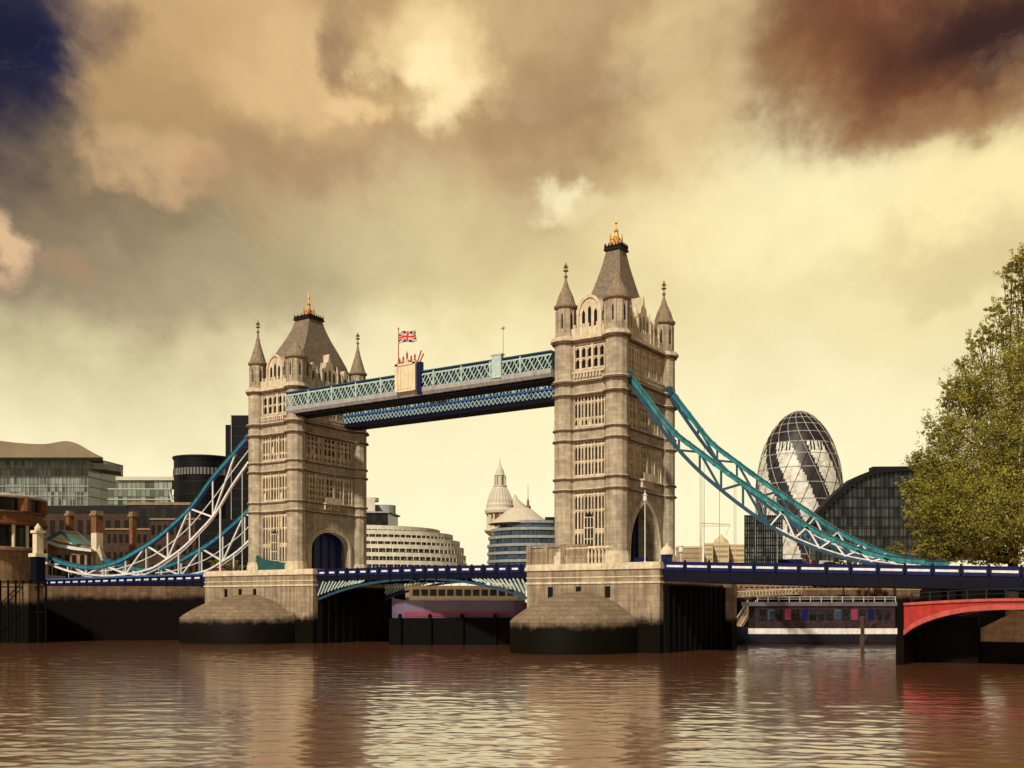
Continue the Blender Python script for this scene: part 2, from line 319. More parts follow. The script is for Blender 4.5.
# ------------------------------------------------------------------ water, ground
def water_mat():
    m = bpy.data.materials.new('muddy_river_water'); m.use_nodes = True; t = m.node_tree; p = t.nodes['Principled BSDF']
    p.inputs['Base Color'].default_value = (.46, .175, .07, 1); p.inputs['Roughness'].default_value = .06; p.inputs['IOR'].default_value = 1.333; p.inputs['Specular IOR Level'].default_value = .3
    def N(ty, **k):
        n = t.nodes.new(ty)
        for a, b in k.items(): setattr(n, a, b)
        return n
    L = t.links.new
    g = N('ShaderNodeNewGeometry')
    def ns(sx, sy, det, rough, dist=0, rot=33.4):
        mp = N('ShaderNodeMapping'); L(g.outputs['Position'], mp.inputs[0]); mp.inputs['Rotation'].default_value = (0, 0, -R(rot)); mp.inputs['Scale'].default_value = (sx, sy, 1)
        n = N('ShaderNodeTexNoise'); L(mp.outputs[0], n.inputs['Vector']); n.inputs['Scale'].default_value = 1; n.inputs['Detail'].default_value = det; n.inputs['Roughness'].default_value = rough; n.inputs['Distortion'].default_value = dist
        return n.outputs['Fac']
    a = ns(.11, .30, 3, .5, .6, 36); b = ns(.55, 1.5, 5, .6, .8, 30); c = ns(2.6, 5.0, 4, .6, .3, 40); gust = ns(.018, .05, 3, .5, .5)
    def mth(op, x, y, z=0.0):
        n = N('ShaderNodeMath', operation=op)
        for i, q in enumerate((x, y, z)):
            if isinstance(q, bpy.types.NodeSocket): L(q, n.inputs[i])
            else: n.inputs[i].default_value = q
        return n.outputs[0]
    gm = N('ShaderNodeMapRange'); L(gust, gm.inputs[0]); gm.inputs[1].default_value = .35; gm.inputs[2].default_value = .65; gm.inputs[3].default_value = .45; gm.inputs[4].default_value = 1.25
    h = mth('ADD', mth('MULTIPLY', a, .9), mth('ADD', mth('MULTIPLY', b, .30), mth('MULTIPLY', c, .045)))
    h = mth('MULTIPLY', h, gm.outputs[0])
    gl = N('ShaderNodeBsdfGlossy'); gl.inputs['Roughness'].default_value = .13; lw = N('ShaderNodeLayerWeight'); lw.inputs['Blend'].default_value = .5; pw = mth('POWER', lw.outputs['Facing'], 3.0); sm = N('ShaderNodeMapRange'); L(pw, sm.inputs[0]); sm.inputs[1].default_value = .12; sm.inputs[2].default_value = .50; sm.inputs[3].default_value = .0; sm.inputs[4].default_value = .78
    ms = N('ShaderNodeMixShader'); L(sm.outputs[0], ms.inputs[0]); L(p.outputs[0], ms.inputs[1]); L(gl.outputs[0], ms.inputs[2]); L(ms.outputs[0], [q for q in t.nodes if q.type == 'OUTPUT_MATERIAL'][0].inputs[0])
    bp = N('ShaderNodeBump'); bp.inputs['Strength'].default_value = WSTR; bp.inputs['Distance'].default_value = 1.0; L(h, bp.inputs['Height']); L(bp.outputs[0], p.inputs['Normal']); L(bp.outputs[0], gl.inputs['Normal']); L(bp.outputs[0], lw.inputs['Normal'])
    return m
WSTR = .022
import numpy as np
def river():
    rs = np.random.RandomState(3)
    dep = [26.0]
    while dep[-1] < 238: dep.append(dep[-1] + .13 + (dep[-1] - 26) * .0034)
    dep = np.array(dep); lat = np.linspace(-1, 1, 760)
    Dd, Ll = np.meshgrid(dep, lat, indexing='ij'); Un = Ll; Ll = Ll * (24 + .56 * Dd)
    X = CAM.x + RT.x * Ll + FW.x * Dd; Y = CAM.y + RT.y * Ll + FW.y * Dd
    h = np.zeros_like(X)
    for i in range(64):
        lam = .38 * (5.0 / .38) ** (rs.rand() ** 1.1); k = 2 * math.pi / lam
        th = math.atan2(FW.y, FW.x) + rs.normal(0, .42)
        sl_ = WSLOPE * (.5 if lam > 1.8 else 1.0) / math.sqrt(32)
        ph = rs.rand() * 6.283; arg = k * (X * math.cos(th) + Y * math.sin(th)) + ph
        arg = arg + .9 * np.sin(X * .021 * rs.rand() + Y * .017 + ph * 3)
        s_ = np.sin(arg); h += sl_ / k * (s_ + .25 * np.cos(2 * arg))
    gust = .78 + .34 * np.sin(X * .045 + 1.3 * np.sin(Y * .03)) * np.sin(Y * .06 + 1.1 * np.sin(X * .02)) + .15 * np.sin(X * .11 + Y * .17)
    h *= np.clip(gust, .4, 1.4)
    edge = np.clip((1 - np.abs(Un)) / .05, 0, 1) * np.clip((Dd - 26) / 6, 0, 1); Z = h * edge
    n, m = X.shape; co = np.stack([X, Y, Z], -1).reshape(-1, 3)
    idx = np.arange(n * m).reshape(n, m); q = np.stack([idx[:-1, :-1], idx[1:, :-1], idx[1:, 1:], idx[:-1, 1:]], -1).reshape(-1, 4)
    fl = np.array([(-2500, -400, -.5), (2500, -400, -.5), (2500, 3500, -.5), (-2500, 3500, -.5)], float)
    co = np.concatenate([co, fl]); nv = n * m; nq = len(q)
    me = bpy.data.meshes.new('river'); me.vertices.add(len(co)); me.vertices.foreach_set('co', co.ravel())
    lp = np.concatenate([q[:, ::-1].ravel(), np.array([nv, nv + 1, nv + 2, nv + 3])]); me.loops.add(len(lp)); me.loops.foreach_set('vertex_index', lp)
    me.polygons.add(nq + 1); me.polygons.foreach_set('loop_start', np.arange(nq + 1) * 4); me.polygons.foreach_set('loop_total', np.full(nq + 1, 4)); me.polygons.foreach_set('use_smooth', np.ones(nq + 1, bool))
    me.update(calc_edges=True); me.validate(); me.materials.append(water_mat())
    o = bpy.data.objects.new('river', me); COL.objects.link(o); tag(o, kind='structure'); return o
WSLOPE = .082
river()
def camxy(d, px): p = at(px, HOR, d); return (p.x, p.y)
def poly_sheet(pts, z0, z1, name, m): 
    b = MB(); b.pz(pts, z0, z1); return b.build(name, m)
# far bank land: beyond the quay line (depth ~205 .. horizon)
M['land'] = mat('town_ground', (.07, .055, .04), .95, var=.3, vscale=.05)
gp = [camxy(236, -700), camxy(236, 1900), camxy(4500, 1900), camxy(4500, -700)]
tag(poly_sheet(gp, -2, 7.6, 'ground', M['land']), kind='structure')

# ------------------------------------------------------------------ towers
def octo(cx, cy, r, a0=math.pi / 8, n=8): return [(cx + r * math.cos(a0 + 2 * math.pi * i / n), cy + r * math.sin(a0 + 2 * math.pi * i / n)) for i in range(n)]
def face_P(face, x0, x1, y0, y1):
    if face == '-y': return lambda u, w, z: (x0 + u, y0 - w, z), x1 - x0
    if face == '+y': return lambda u, w, z: (x0 + u, y1 + w, z), x1 - x0
    if face == '+x': return lambda u, w, z: (x1 + w, y0 + u, z), y1 - y0
    return lambda u, w, z: (x0 - w, y0 + u, z), y1 - y0
def fbox(mb, P, u0, u1, w0, w1, z0, z1):
    a = P(u0, w0, z0); b = P(u1, w1, z1); mb.box(a[0], b[0], a[1], b[1], a[2], b[2])
def fprism(mb, P, pts, w0, w1):
    mb.prism(pts, lambda u, z: P(u, w0, z), lambda u, z: P(u, w1, z))
def pointed(uc, hw, zs, rise, n=8, pointy=.6):
    """arch points from right spring over the apex to left spring"""
    out = []
    for i in range(n + 1):
        if pointy > .5:      # two-centred ogive: arc of radius rr about a centre beyond the axis
            rr = (hw * hw + rise * rise) / (2 * hw); am = math.asin(min(1, rise / rr)); a = am * i / n
            out.append((uc + hw - rr + rr * math.cos(a), zs + rr * math.sin(a)))
        else:
            a = math.pi / 2 * i / n; out.append((uc + hw * math.cos(a), zs + rise * math.sin(a)))
    return out + [(2 * uc - a, b) for a, b in reversed(out[:-1])]

PTY = .9
ZS = [13.3, 24.6, 26.3, 32.2, 33.9, 39.2, 41.3, 47.2, 48.2]
def tower(x0, x1, y0, y1, label, rounded_arch, seed, tp, sp, ft, zc):
    rnd = random.Random(seed)
    t = thing('bridge_tower', label, 'tower', ((x0 + x1) / 2, (y0 + y1) / 2, 13.3), 'stone bridge towers')
    IN = .55   # core is recessed behind the panels
    OUT = .62  # face plane stands proud of the turret-centre plane
    zt = ZS[7]
    # ---- shell : core box above the road arch, hollow passage below along X
    wl = MB()
    wl.box(x0 + IN, x1 - IN, y0 + IN, y1 - IN, ZS[1] + .6, zt)
    W = y1 - y0; pc = W / 2; ph = 6.3     # passage half width
    wl.box(x0 + IN, x1 - IN, y0 + IN, y0 + pc - ph, ZS[0], ZS[1] + .6)
    wl.box(x0 + IN, x1 - IN, y0 + pc + ph, y1 - IN, ZS[0], ZS[1] + .6)
    wl.box(x0 + IN, x1 - IN, y0 + pc - ph, y0 + pc + ph, 23.4, ZS[1] + .6)
    tr = MB(); lat_jobs = []
    st = [(ZS[0], ZS[1]), (ZS[2], ZS[3]), (ZS[4], ZS[5]), (ZS[6], ZS[7])]
    for face in ('-y', '+x', '+y', '-x'):
        P, LN = face_P(face, x0, x1, y0, y1)
        for k, (za, zb) in enumerate(st):
            m = 1.9
            ends = face[1] == 'x'
            if k == 0 and ends:
                # wall with the road arch
                hw = 5.3; zsp = 15.4 if not rounded_arch else 17.6
                ap = pointed(LN / 2, hw, zsp, 7.6 if not rounded_arch else 3.4, 10, PTY if not rounded_arch else .05)
                pts = [(1.2, za), (1.2, zb), (LN - 1.2, zb), (LN - 1.2, za), (LN / 2 + hw, za)] + ap + [(LN / 2 - hw, za)]
                fprism(wl, P, pts, -IN - .1, OUT)
                # arch mouldings
                for (e, w) in ((.32, OUT + .22), (.75, OUT + .12)):
                    a1 = pointed(LN / 2, hw + e, zsp, (7.6 if not rounded_arch else 3.4) + e, 10, PTY if not rounded_arch else .05)
                    a0 = pointed(LN / 2, hw + e - .28, zsp, (7.6 if not rounded_arch else 3.4) + e - .28, 10, PTY if not rounded_arch else .05)
                    fprism(tr, P, [(LN / 2 + hw + e, za)] + a1 + [(LN / 2 - hw - e, za), (LN / 2 - hw - e + .28, za)] + list(reversed(a0)) + [(LN / 2 + hw + e - .28, za)], OUT - .05, w)
                continue
            wins = []
            if ends:
                if k == 1: wins = [(m + .3, LN / 2 - 1.4, 6), (LN / 2 - 1.0, LN / 2 + 1.0, 2), (LN / 2 + 1.4, LN - m - .3, 6)]
                if k == 2: wins = [(m + .4, LN / 2 - 2.0, 4), (LN / 2 - 1.6, LN / 2 + 1.6, 3), (LN / 2 + 2.0, LN - m - .4, 4)]
                if k == 3: wins = [(m + .2, LN - m - .2, 14)]
            else:
                wins = [(m - .1, LN - m + .1, 9 if k != 3 else 5)]
            zl, zh = za + .35, zb - .35
            if k == 0: zl = za + 1.6
            if k == 3: zl = za + 1.7
            # skin with openings
            cur = 1.2
            for (a, b, n) in wins:
                fbox(wl, P, cur, a, -IN - .1, OUT, za, zb); cur = b
                fbox(wl, P, a, b, -IN - .1, OUT - .02, za, zl); fbox(wl, P, a, b, -IN - .1, OUT - .02, zh, zb)
                lat_jobs.append((face, a, b, zl, zh, n, k))
            fbox(wl, P, cur, LN - 1.2, -IN - .1, OUT, za, zb)
            if k == 3:
                for j in range(int((LN - 2 * m) / .55)):    # corbel table under the belfry panels
                    fbox(tr, P, m + j * .55, m + j * .55 + .3, OUT - .03, OUT + .3, za + .5, za + 1.15)
                fbox(tr, P, m - .2, LN - m + .2, OUT - .02, OUT + .36, za + 1.15, za + 1.4)
        # bands between storeys
        for (za, zb) in ((ZS[1], ZS[2]), (ZS[3], ZS[4])):
            fbox(wl, P, 1.2, LN - 1.2, -IN - .1, OUT, za, zb)
        fbox(wl, P, 1.2, LN - 1.2, -IN - .1, OUT + .1, ZS[5], ZS[6])
    # ---- corner turrets
    corners = [(x0, y0, -1, -1), (x1, y0, 1, -1), (x1, y1, 1, 1), (x0, y1, -1, 1)]
    rr = 1.78
    for (cx, cy, sx, sy) in corners: wl.pz(octo(cx, cy, rr, n=12), 13.3, zt)
    wall = wl.build('wall', M['stone'], t)
    # ---- string courses that run round walls and turrets
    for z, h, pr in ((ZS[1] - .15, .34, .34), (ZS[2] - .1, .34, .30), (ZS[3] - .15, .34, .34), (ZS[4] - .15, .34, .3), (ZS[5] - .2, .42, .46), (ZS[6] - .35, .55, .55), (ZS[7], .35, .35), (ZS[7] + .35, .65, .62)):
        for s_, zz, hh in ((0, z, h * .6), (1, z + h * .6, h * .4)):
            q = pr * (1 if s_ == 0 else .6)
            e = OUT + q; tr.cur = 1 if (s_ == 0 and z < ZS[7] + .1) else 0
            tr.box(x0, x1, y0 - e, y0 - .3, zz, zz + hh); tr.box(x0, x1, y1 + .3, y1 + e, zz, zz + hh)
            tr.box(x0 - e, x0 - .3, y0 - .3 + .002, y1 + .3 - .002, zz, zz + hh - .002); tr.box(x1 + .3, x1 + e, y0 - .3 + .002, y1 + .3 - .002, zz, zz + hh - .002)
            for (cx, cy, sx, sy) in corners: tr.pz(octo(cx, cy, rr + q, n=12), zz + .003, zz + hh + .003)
    tr.cur = 0
    # base plinth
    for (cx, cy, sx, sy) in corners: tr.pz(octo(cx, cy, rr + .3, n=12), 13.3, 14.6); tr.pz(octo(cx, cy, rr + .15, n=12), 14.6, 15.1)
    # carved panels of the belfry on the river face
    P, LN = face_P('-y', x0, x1, y0, y1)
    tr.build('string_course', [M['trim'], M['shadeline']], t)
    # ---- windows
    for (face, a, b, zl, zh, n, k) in lat_jobs:
        P, LN = face_P(face, x0, x1, y0, y1)
        g = MB(); fbox(g, P, a, b, -IN - .05, OUT - .46, zl, zh)
        w = g.build('window', M['dark'], t)
        l = MB(); pitch = (b - a) / n
        ends = face[1] == 'x'
        mw = pitch * (.33 if n > 3 else .16)
        D1 = OUT - .16
        for i in range(n + 1):
            uu = a + i * pitch
            lo, hi = max(a, uu - mw / 2), min(b, uu + mw / 2)
            fbox(l, P, lo, hi, OUT - .5, D1 + (.12 if (i % 3 == 0) else 0), zl, zh)
        rows = {0: [.0, .34, .38, .70, .95], 1: [.0, .44, .90], 2: [.0, .28, .82], 3: [.0, .46, .9]}[k]
        if ends: rows = rows + [.2, .62]
        for q in rows:
            z = zl + q * (zh - zl); hgt = .30 if q in (0, .95, .9) else .18
            fbox(l, P, a, b, OUT - .5, D1 - .04, z, min(zh, z + hgt))
        # pointed heads and solid lower halves make it read as carved tracery
        for i in range(n):
            ua, ub = a + i * pitch + mw / 2, a + (i + 1) * pitch - mw / 2; uc = (ua + ub) / 2
            for q in rows[1:]:
                z = zl + q * (zh - zl)
                hh = min(.35, (ub - ua))
                for sgn in (-1, 1):
                    e = ua if sgn < 0 else ub
                    fprism(l, P, [(e, z - hh * 1.2), (e, z + .02), (uc, z + .02)], OUT - .5, D1 - .1)
            if rnd.random() < (.10 if not ends else .35) and n > 3:
                q0 = rnd.choice(rows[:-1]); z = zl + q0 * (zh - zl)
                fbox(l, P, ua, ub, OUT - .5, D1 - .2, z, z + (zh - zl) * .3)
        l.build('tracery', M['trim'], w)
        if k == 0 and not ends:   # darker doorway set in the middle of the ground-floor panel
            uc = (a + b) / 2
            d = MB(); fbox(d, P, uc - .75, uc + .75, D1 - .1, D1 + .1, zl + .5, zl + 5.4); fprism(d, P, [(uc - .75, zl + 5.4), (uc + .75, zl + 5.4), (uc, zl + 6.4)], D1 - .1, D1 + .1)
            dd = d.build('oriel_window', M['dark'], t)
            e = MB()
            for q in (-.8, -.27, .27, .8): fbox(e, P, uc + q - .07, uc + q + .07, D1 - .05, D1 + .2, zl + .4, zl + 5.5)
            for z in (.4, 2.1, 3.8, 5.4): fbox(e, P, uc - .85, uc + .85, D1 - .05, D1 + .22, zl + z, zl + z + .14)
            e.build('mullion', M['trim'], dd)
    # ---- road gate inside the arch: blue leaves at mid passage, pale reveal
    g = MB(); yc = (y0 + y1) / 2
    for i in range(9):
        yy = yc - (4.9 if rounded_arch else 2.4) + i * 1.1 * (1 if rounded_arch else .75); xg = 1.4 if rounded_arch else 3.2; g.box(x1 - xg - (i % 2) * .25, x1 - xg + .3 - (i % 2) * .25, yy, yy + (1.0 if rounded_arch else .62), 12.9, 22.4)
    g.build('gate', M['navy'], t)
    # ---- belfry turrets and spires
    for i, (cx, cy, sx, sy) in enumerate(corners):
        fr = (i == 1)
        b = MB(); r2 = 1.8 if fr else 1.5
        b.pz(octo(cx, cy, r2, n=12), zt + 1.0, 53.0); b.pz(octo(cx, cy, r2 + .12, n=12), zt + 1.0, zt + 1.6)
        for q in range(12):
            a = 2 * math.pi * q / 12 + math.pi / 8
            p = (cx + math.cos(a) * r2, cy + math.sin(a) * r2); b.beam((p[0], p[1], zt + 1.6), (p[0], p[1], 52.6), .2)
        tt = b.build('turret', M['stone'], t)
        s = MB()
        for q in range(12):
            a = 2 * math.pi * (q + .5) / 12 + math.pi / 8; rad = r2 * math.cos(math.pi / 12) + .0
            p = Vector((cx + math.cos(a) * rad, cy + math.sin(a) * rad, 0)); tg = Vector((-math.sin(a), math.cos(a), 0)) * .13; nr = Vector((math.cos(a), math.sin(a), 0)) * .03
            if q % 2 == 0: s.prism([(-1, 49.6), (1, 49.6), (1, 51.6), (0, 52.1), (-1, 51.6)], lambda u_, z_: (p.x + tg.x * u_ + nr.x, p.y + tg.y * u_ + nr.y, z_), lambda u_, z_: (p.x + tg.x * u_ - nr.x, p.y + tg.y * u_ - nr.y, z_))
        s.build('lancet', M['dark'], tt)
        c = MB()
        if fr:
            c.lathe(cx, cy, [(r2, 52.7), (r2 + .38, 53.0), (r2 + .4, 53.35), (r2 + .1, 53.5), (r2 - .25, 54.3), (r2 - .8, 54.3 + (ft - 54.3) * .3), (.5, 54.3 + (ft - 54.3) * .7), (.06, ft)], 16)
            c.build('spire', M['lead'], tt, smooth=False)
        else:
            c.lathe(cx, cy, [(r2, 52.7), (r2 + .36, 53.0), (r2 + .38, 53.3), (r2 + .05, 53.55), (r2 - .35, 54.9), (.55, 57.2 + sp * .5), (.22, 59.0 + sp * .85), (.14, 59.9 + sp)], 16)
            c.build('spire', M['lead'], tt)
            f = MB(); f.lathe(cx, cy, [(r_, z_ + sp) for r_, z_ in [(.10, 59.7), (.3, 59.9), (.3, 60.1), (.1, 60.25), (.1, 60.7), (.42, 60.85), (.42, 61.0), (.12, 61.1), (.09, 61.5), (.26, 61.65), (.05, 62.2)]], 8)
            f.beam((cx - .45, cy, 61.45 + sp), (cx + .45, cy, 61.45 + sp), .14); f.beam((cx, cy - .45, 61.45 + sp), (cx, cy + .45, 61.45 + sp), .14)
            f.build('finial', M['finial'], tt)
    # ---- parapet between turrets
    pr = MB()
    for face in ('-y', '+x', '+y', '-x'):
        P, LN = face_P(face, x0, x1, y0, y1)
        fbox(pr, P, 1.2, LN - 1.2, .1, .55, ZS[8] - .02, 49.5)
        n = int((LN - 3.2) / .8)
        for i in range(n): fbox(pr, P, 1.6 + i * .8, 1.6 + i * .8 + .42, .12, .5, 49.5, 50.1)
    pr.build('parapet', M['trim'], t)
    # ---- main roof: steep concave hipped roof
    cx, cy = (x0 + x1) / 2, (y0 + y1) / 2
    hx, hy = (x1 - x0) / 2 - .1, (y1 - y0) / 2 - .4
    prof = [(1.0, 48.3), (.97, 49.6)] + tp
    rf = MB(); vs = []
    for s_, z in prof:
        ax, ay = hx * (s_ * .92 + .08), hy * (s_ * s_ * .35 + s_ * .62 + .0)
        vs += [(cx - ax, cy - ay, z), (cx + ax, cy - ay, z), (cx + ax, cy + ay, z), (cx - ax, cy + ay, z)]
    fs = [(j * 4 + i, j * 4 + (i + 1) % 4, (j + 1) * 4 + (i + 1) % 4, (j + 1) * 4 + i) for j in range(len(prof) - 1) for i in range(4)]
    fs.append(tuple(len(vs) - 4 + i for i in range(4)))
    rf.add(vs, fs)
    roof = rf.build('roof', M['slate'], t)
    tpf = tp[-1][0]; ax, ay = hx * (tpf * .92 + .08), hy * (tpf * tpf * .35 + tpf * .62); dzc = zc - 63.6
    cr = MB(); cr.box(cx - ax - .3, cx + ax + .3, cy - ay - .3, cy + ay + .3, 63.6, 63.95)
    for i in range(7):
        for (sx, sy) in ((-1, 0), (1, 0)):
            yy = cy - ay + 2 * ay * i / 6; cr.lathe(cx + sx * (ax + .25), yy, [(.09, 64), (.14, 64.3), (.03, 64.8)], 5)
    for i in range(5):
        for sy in (-1, 1):
            xx = cx - ax + 2 * ax * i / 4; cr.lathe(xx, cy + sy * (ay + .25), [(.09, 64), (.14, 64.3), (.03, 64.8)], 5)
    cr.box(cx - ax - .2, cx + ax + .2, cy - ay - .2, cy + ay + .2, 64.0, 64.35)
    cr.v = [(x_, y_, z_ + dzc) for x_, y_, z_ in cr.v]; cr.build('cresting', M['darkmetal'], roof)
    gf = MB(); gf.lathe(cx, cy, [(1.0, 64.3), (.85, 64.8), (.5, 65.3), (.62, 65.9), (.32, 66.4), (.22, 67.0), (.4, 67.3), (.14, 67.7), (.10, 68.6), (.24, 68.8), (.05, 70.0)], 8)
    for a in range(4):
        an = math.pi / 4 + a * math.pi / 2; qx, qy = cx + .95 * math.cos(an), cy + .95 * math.sin(an)
        gf.lathe(qx, qy, [(.25, 64.3), (.3, 65.0), (.14, 65.4), (.2, 65.7), (.04, 66.9)], 6); gf.tube([(qx, qy, 65.4), ((qx + cx) / 2, (qy + cy) / 2, 66.2), (cx, cy, 66.6)], .09, 5)
    gf.v = [(x_, y_, 64.3 + dzc + (z_ - 64.3) * .86) for x_, y_, z_ in gf.v]; gf.build('finial', M['gold'], roof)
    # ---- dormers
    def dormer(face, uc, hw, zb, zt_, stepped):
        P, LN = face_P(face, x0, x1, y0, y1)
        b = MB()
        if stepped:
            pts = [(uc - hw, 48.25), (uc - hw, zb), (uc - hw * .8, zb), (uc - hw * .8, zb + .7), (uc - hw * .5, zb + 1.1), (uc - hw * .42, zb + 2.0), (uc - hw * .16, zb + 2.4), (uc - .12, zt_)]
            pts = pts + [(2 * uc - a, z) for a, z in reversed(pts)]
        else:
            pts = [(uc + hw, 48.25)] + pointed(uc, hw, zb, zt_ - zb, 8, .15) + [(uc - hw, 48.25)]
        fprism(b, P, pts, -2.6, .42)
        fprism(b, P, [(uc - hw - .16, 48.3), (uc - hw - .16, zb), (uc - hw + .2, zb), (uc - hw + .2, 48.3)], -.5, .66)
        fprism(b, P, [(uc + hw - .2, 48.3), (uc + hw - .2, zb), (uc + hw + .16, zb), (uc + hw + .16, 48.3)], -.5, .66)
        for sg in (-1, 1):
            q = P(uc + sg * hw, .3, zb); b.lathe(q[0], q[1], [(.26, zb), (.3, zb + .4), (.04, zb + 1.9)], 6)
        if not stepped:
            o = pointed(uc, hw + .15, zb, zt_ - zb + .15, 8, .15); i_ = pointed(uc, hw - .3, zb, zt_ - zb - .3, 8, .15)
            fprism(b, P, o + list(reversed(i_)), .35, .66)
        dm = b.build('dormer', M['trim'], roof)
        for q in ((-.55, 0, .55) if hw > 1.2 else (0,)):
            w = MB(); u0 = uc + q * hw * .95; h2 = .26 if hw > 1.2 else .34; ztop = zb + (.6 if q else 1.1)
            if stepped: ztop -= .2
            fprism(w, P, [(u0 - h2, 49.3), (u0 + h2, 49.3), (u0 + h2, ztop - .5), (u0, ztop), (u0 - h2, ztop - .5)], .40, .46)
            w.build('lancet', M['dark'], dm)
    LX, LY = x1 - x0, y1 - y0
    for f_ in ('-y', '+y'): dormer(f_, LX / 2, 2.0, 51.6, 54.2, False)
    for f_ in ('+x', '-x'):
        dormer(f_, LY * .5, 2.2, 51.6, 55.4, True); dormer(f_, LY * .24, 1.0, 50.6, 53.0, True); dormer(f_, LY * .76, 1.0, 50.6, 53.0, True)
    # ---- balcony bracket and lamp drop on the road side (+x), seen above the arch
    br = MB(); P, LN = face_P('+x', x0, x1, y0, y1)
    fbox(br, P, LN / 2 - 2.2, LN / 2 + 2.2, OUT - .02, OUT + 1.0, 26.3, 26.6); fbox(br, P, LN / 2 - 2.2, LN / 2 + 2.2, OUT + .86, OUT + .98, 26.6, 27.5)
    for i in range(6): fprism(br, P, [(LN / 2 - 2.0 + i * .76, 26.3), (LN / 2 - 1.8 + i * .76, 26.3), (LN / 2 - 1.9 + i * .76, 25.3)], OUT - .02, OUT + .6)
    br.build('balcony', M['trim'], t)
    return t
tower(-8.9, 0, 0, 16.6, 'nearer and taller-looking stone bridge tower with pointed road arch and teal chains on its right', False, 3, [(.82, 51.8), (.66, 54.2), (.54, 56.5), (.43, 58.6), (.31, 61.0), (.21, 63.4)], -2.0, 57.6, 63.4)
tower(-77.3, -67.1, 0, 17.0, 'farther stone bridge tower on the left with rounded road arch and closed blue gate', True, 5, [(.93, 51.8), (.83, 54.2), (.66, 56.9), (.51, 59.0), (.40, 60.8), (.31, 62.6)], -.6, 56.2, 62.6)

# ------------------------------------------------------------------ piers
def pier(x0, x1, y0, y1, ztop, label, seed, plat):
    t = thing('river_pier', label, 'bridge pier', ((x0 + x1) / 2, (y0 + y1) / 2, 0), 'granite river piers of the bridge')
    b = MB(); b.box(x0, x1, y0, y1, -3, ztop - 1.0)
    c = 1.2
    pier_ = b.build('body', M['pier'], t)
    k = MB()
    for z, h, e in ((ztop - 1.0, .55, .25), (ztop - .45, .45, .12), (ztop - 3.1, .3, .18), (ztop - 2.2, .18, .1)):
        if z < ztop - 1.01:
            k.box(x0 - e, x1 + e, y0 - e, y0 - .002 + .0, z, z + h); k.box(x0 - e, x0 + .0, y0 + .002, y1, z, z + h); k.box(x1, x1 + e, y0 + .002, y1, z, z + h)
        else: k.box(x0 - e, x1 + e, y0 - e, y1 + e, z, z + h)
    k.build('coping', M['trim'], t)
    # small barred openings on the front
    for i, u_ in enumerate(plat):
        o = MB(); o.box(u_ - .45, u_ + .45, y0 - .03, y0 + .05, ztop - 5.2, ztop - 3.5)
        w = o.build('opening', M['dark'], t)
        q = MB()
        for j in range(3): q.box(u_ - .36 + j * .33, u_ - .28 + j * .33, y0 - .1, y0 - .03, ztop - 5.2, ztop - 3.5)
        q.build('bar', M['darkmetal'], w)
    # cutwaters up- and downstream
    for sgn in (-1, 1):
        yb = y0 if sgn < 0 else y1
        n = 28; hw = (x1 - x0) / 2 * .84; ext = 12.5; cx = (x0 + x1) / 2 - (x1 - x0) * .075; vs = []; fs = []
        rings = [(1.0, -3.0), (1.0, 4.6)] + [(q, 4.6 + 4.4 * (1 - q ** 1.9) ** .9) for q in (.97, .9, .8, .7, .6, .5, .4, .3, .2, .1)] + [(.0, 9.12)]
        for rr_, z in rings:
            for i in range(n + 1):
                a = math.pi * i / n; vs.append((cx + hw * rr_ * math.cos(a), yb + sgn * (ext * rr_ * math.sin(a) ** .9 if math.sin(a) > 1e-6 else 0) - sgn * .01, z))
        for j in range(len(rings) - 1):
            for i in range(n): fs.append((j * (n + 1) + i, j * (n + 1) + i + 1, (j + 1) * (n + 1) + i + 1, (j + 1) * (n + 1) + i))
        m = MB(); m.add(vs, fs); o = m.build('cutwater', M['nose'], t, smooth=True)
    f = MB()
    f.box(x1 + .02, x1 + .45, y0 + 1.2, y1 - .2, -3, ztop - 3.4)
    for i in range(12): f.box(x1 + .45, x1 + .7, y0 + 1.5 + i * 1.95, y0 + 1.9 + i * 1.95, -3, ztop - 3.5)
    f.build('shade_panel', M['black'], t)  # black panel and ribs added to hold the shade below the deck
    g = MB(); g.box(x1 - .5, x1 + 1.6, y1 - .15, y1 + 2.0, -3, ztop - 2.7); g.build('buttress', M['pier'], t)
    return t
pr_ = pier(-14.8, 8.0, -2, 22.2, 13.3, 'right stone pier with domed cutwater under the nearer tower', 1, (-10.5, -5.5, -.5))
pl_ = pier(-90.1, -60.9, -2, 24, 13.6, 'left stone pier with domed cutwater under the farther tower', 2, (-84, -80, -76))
# raised parapet on the left half of the right pier
b = MB(); b.box(-14.6, -4.2, -1.7, -1.1, 13.3, 15.9); b.box(-14.8, -4.0, -1.9, -.9, 15.9, 16.2); b.box(-14.6, -14.0, -1.1, 6, 13.3, 15.9)
for i in range(3): b.box(-14.9 + i * .0 + i * 3.1, -14.1 + i * 3.1, -2.0, -1.2, 13.3, 16.3)
p_ = b.build('raised_parapet', M['pier'], pr_)
b = MB()
for i in range(14): b.lathe(-8.4 + i * .62, -1.5, [(.2, 13.35), (.14, 13.8), (.24, 14.4), (.12, 15.2), (.2, 15.9)], 6)
b.box(-8.7, .2, -1.75, -1.25, 15.55, 15.9)
b.build('balustrade', M['trim'], pr_)

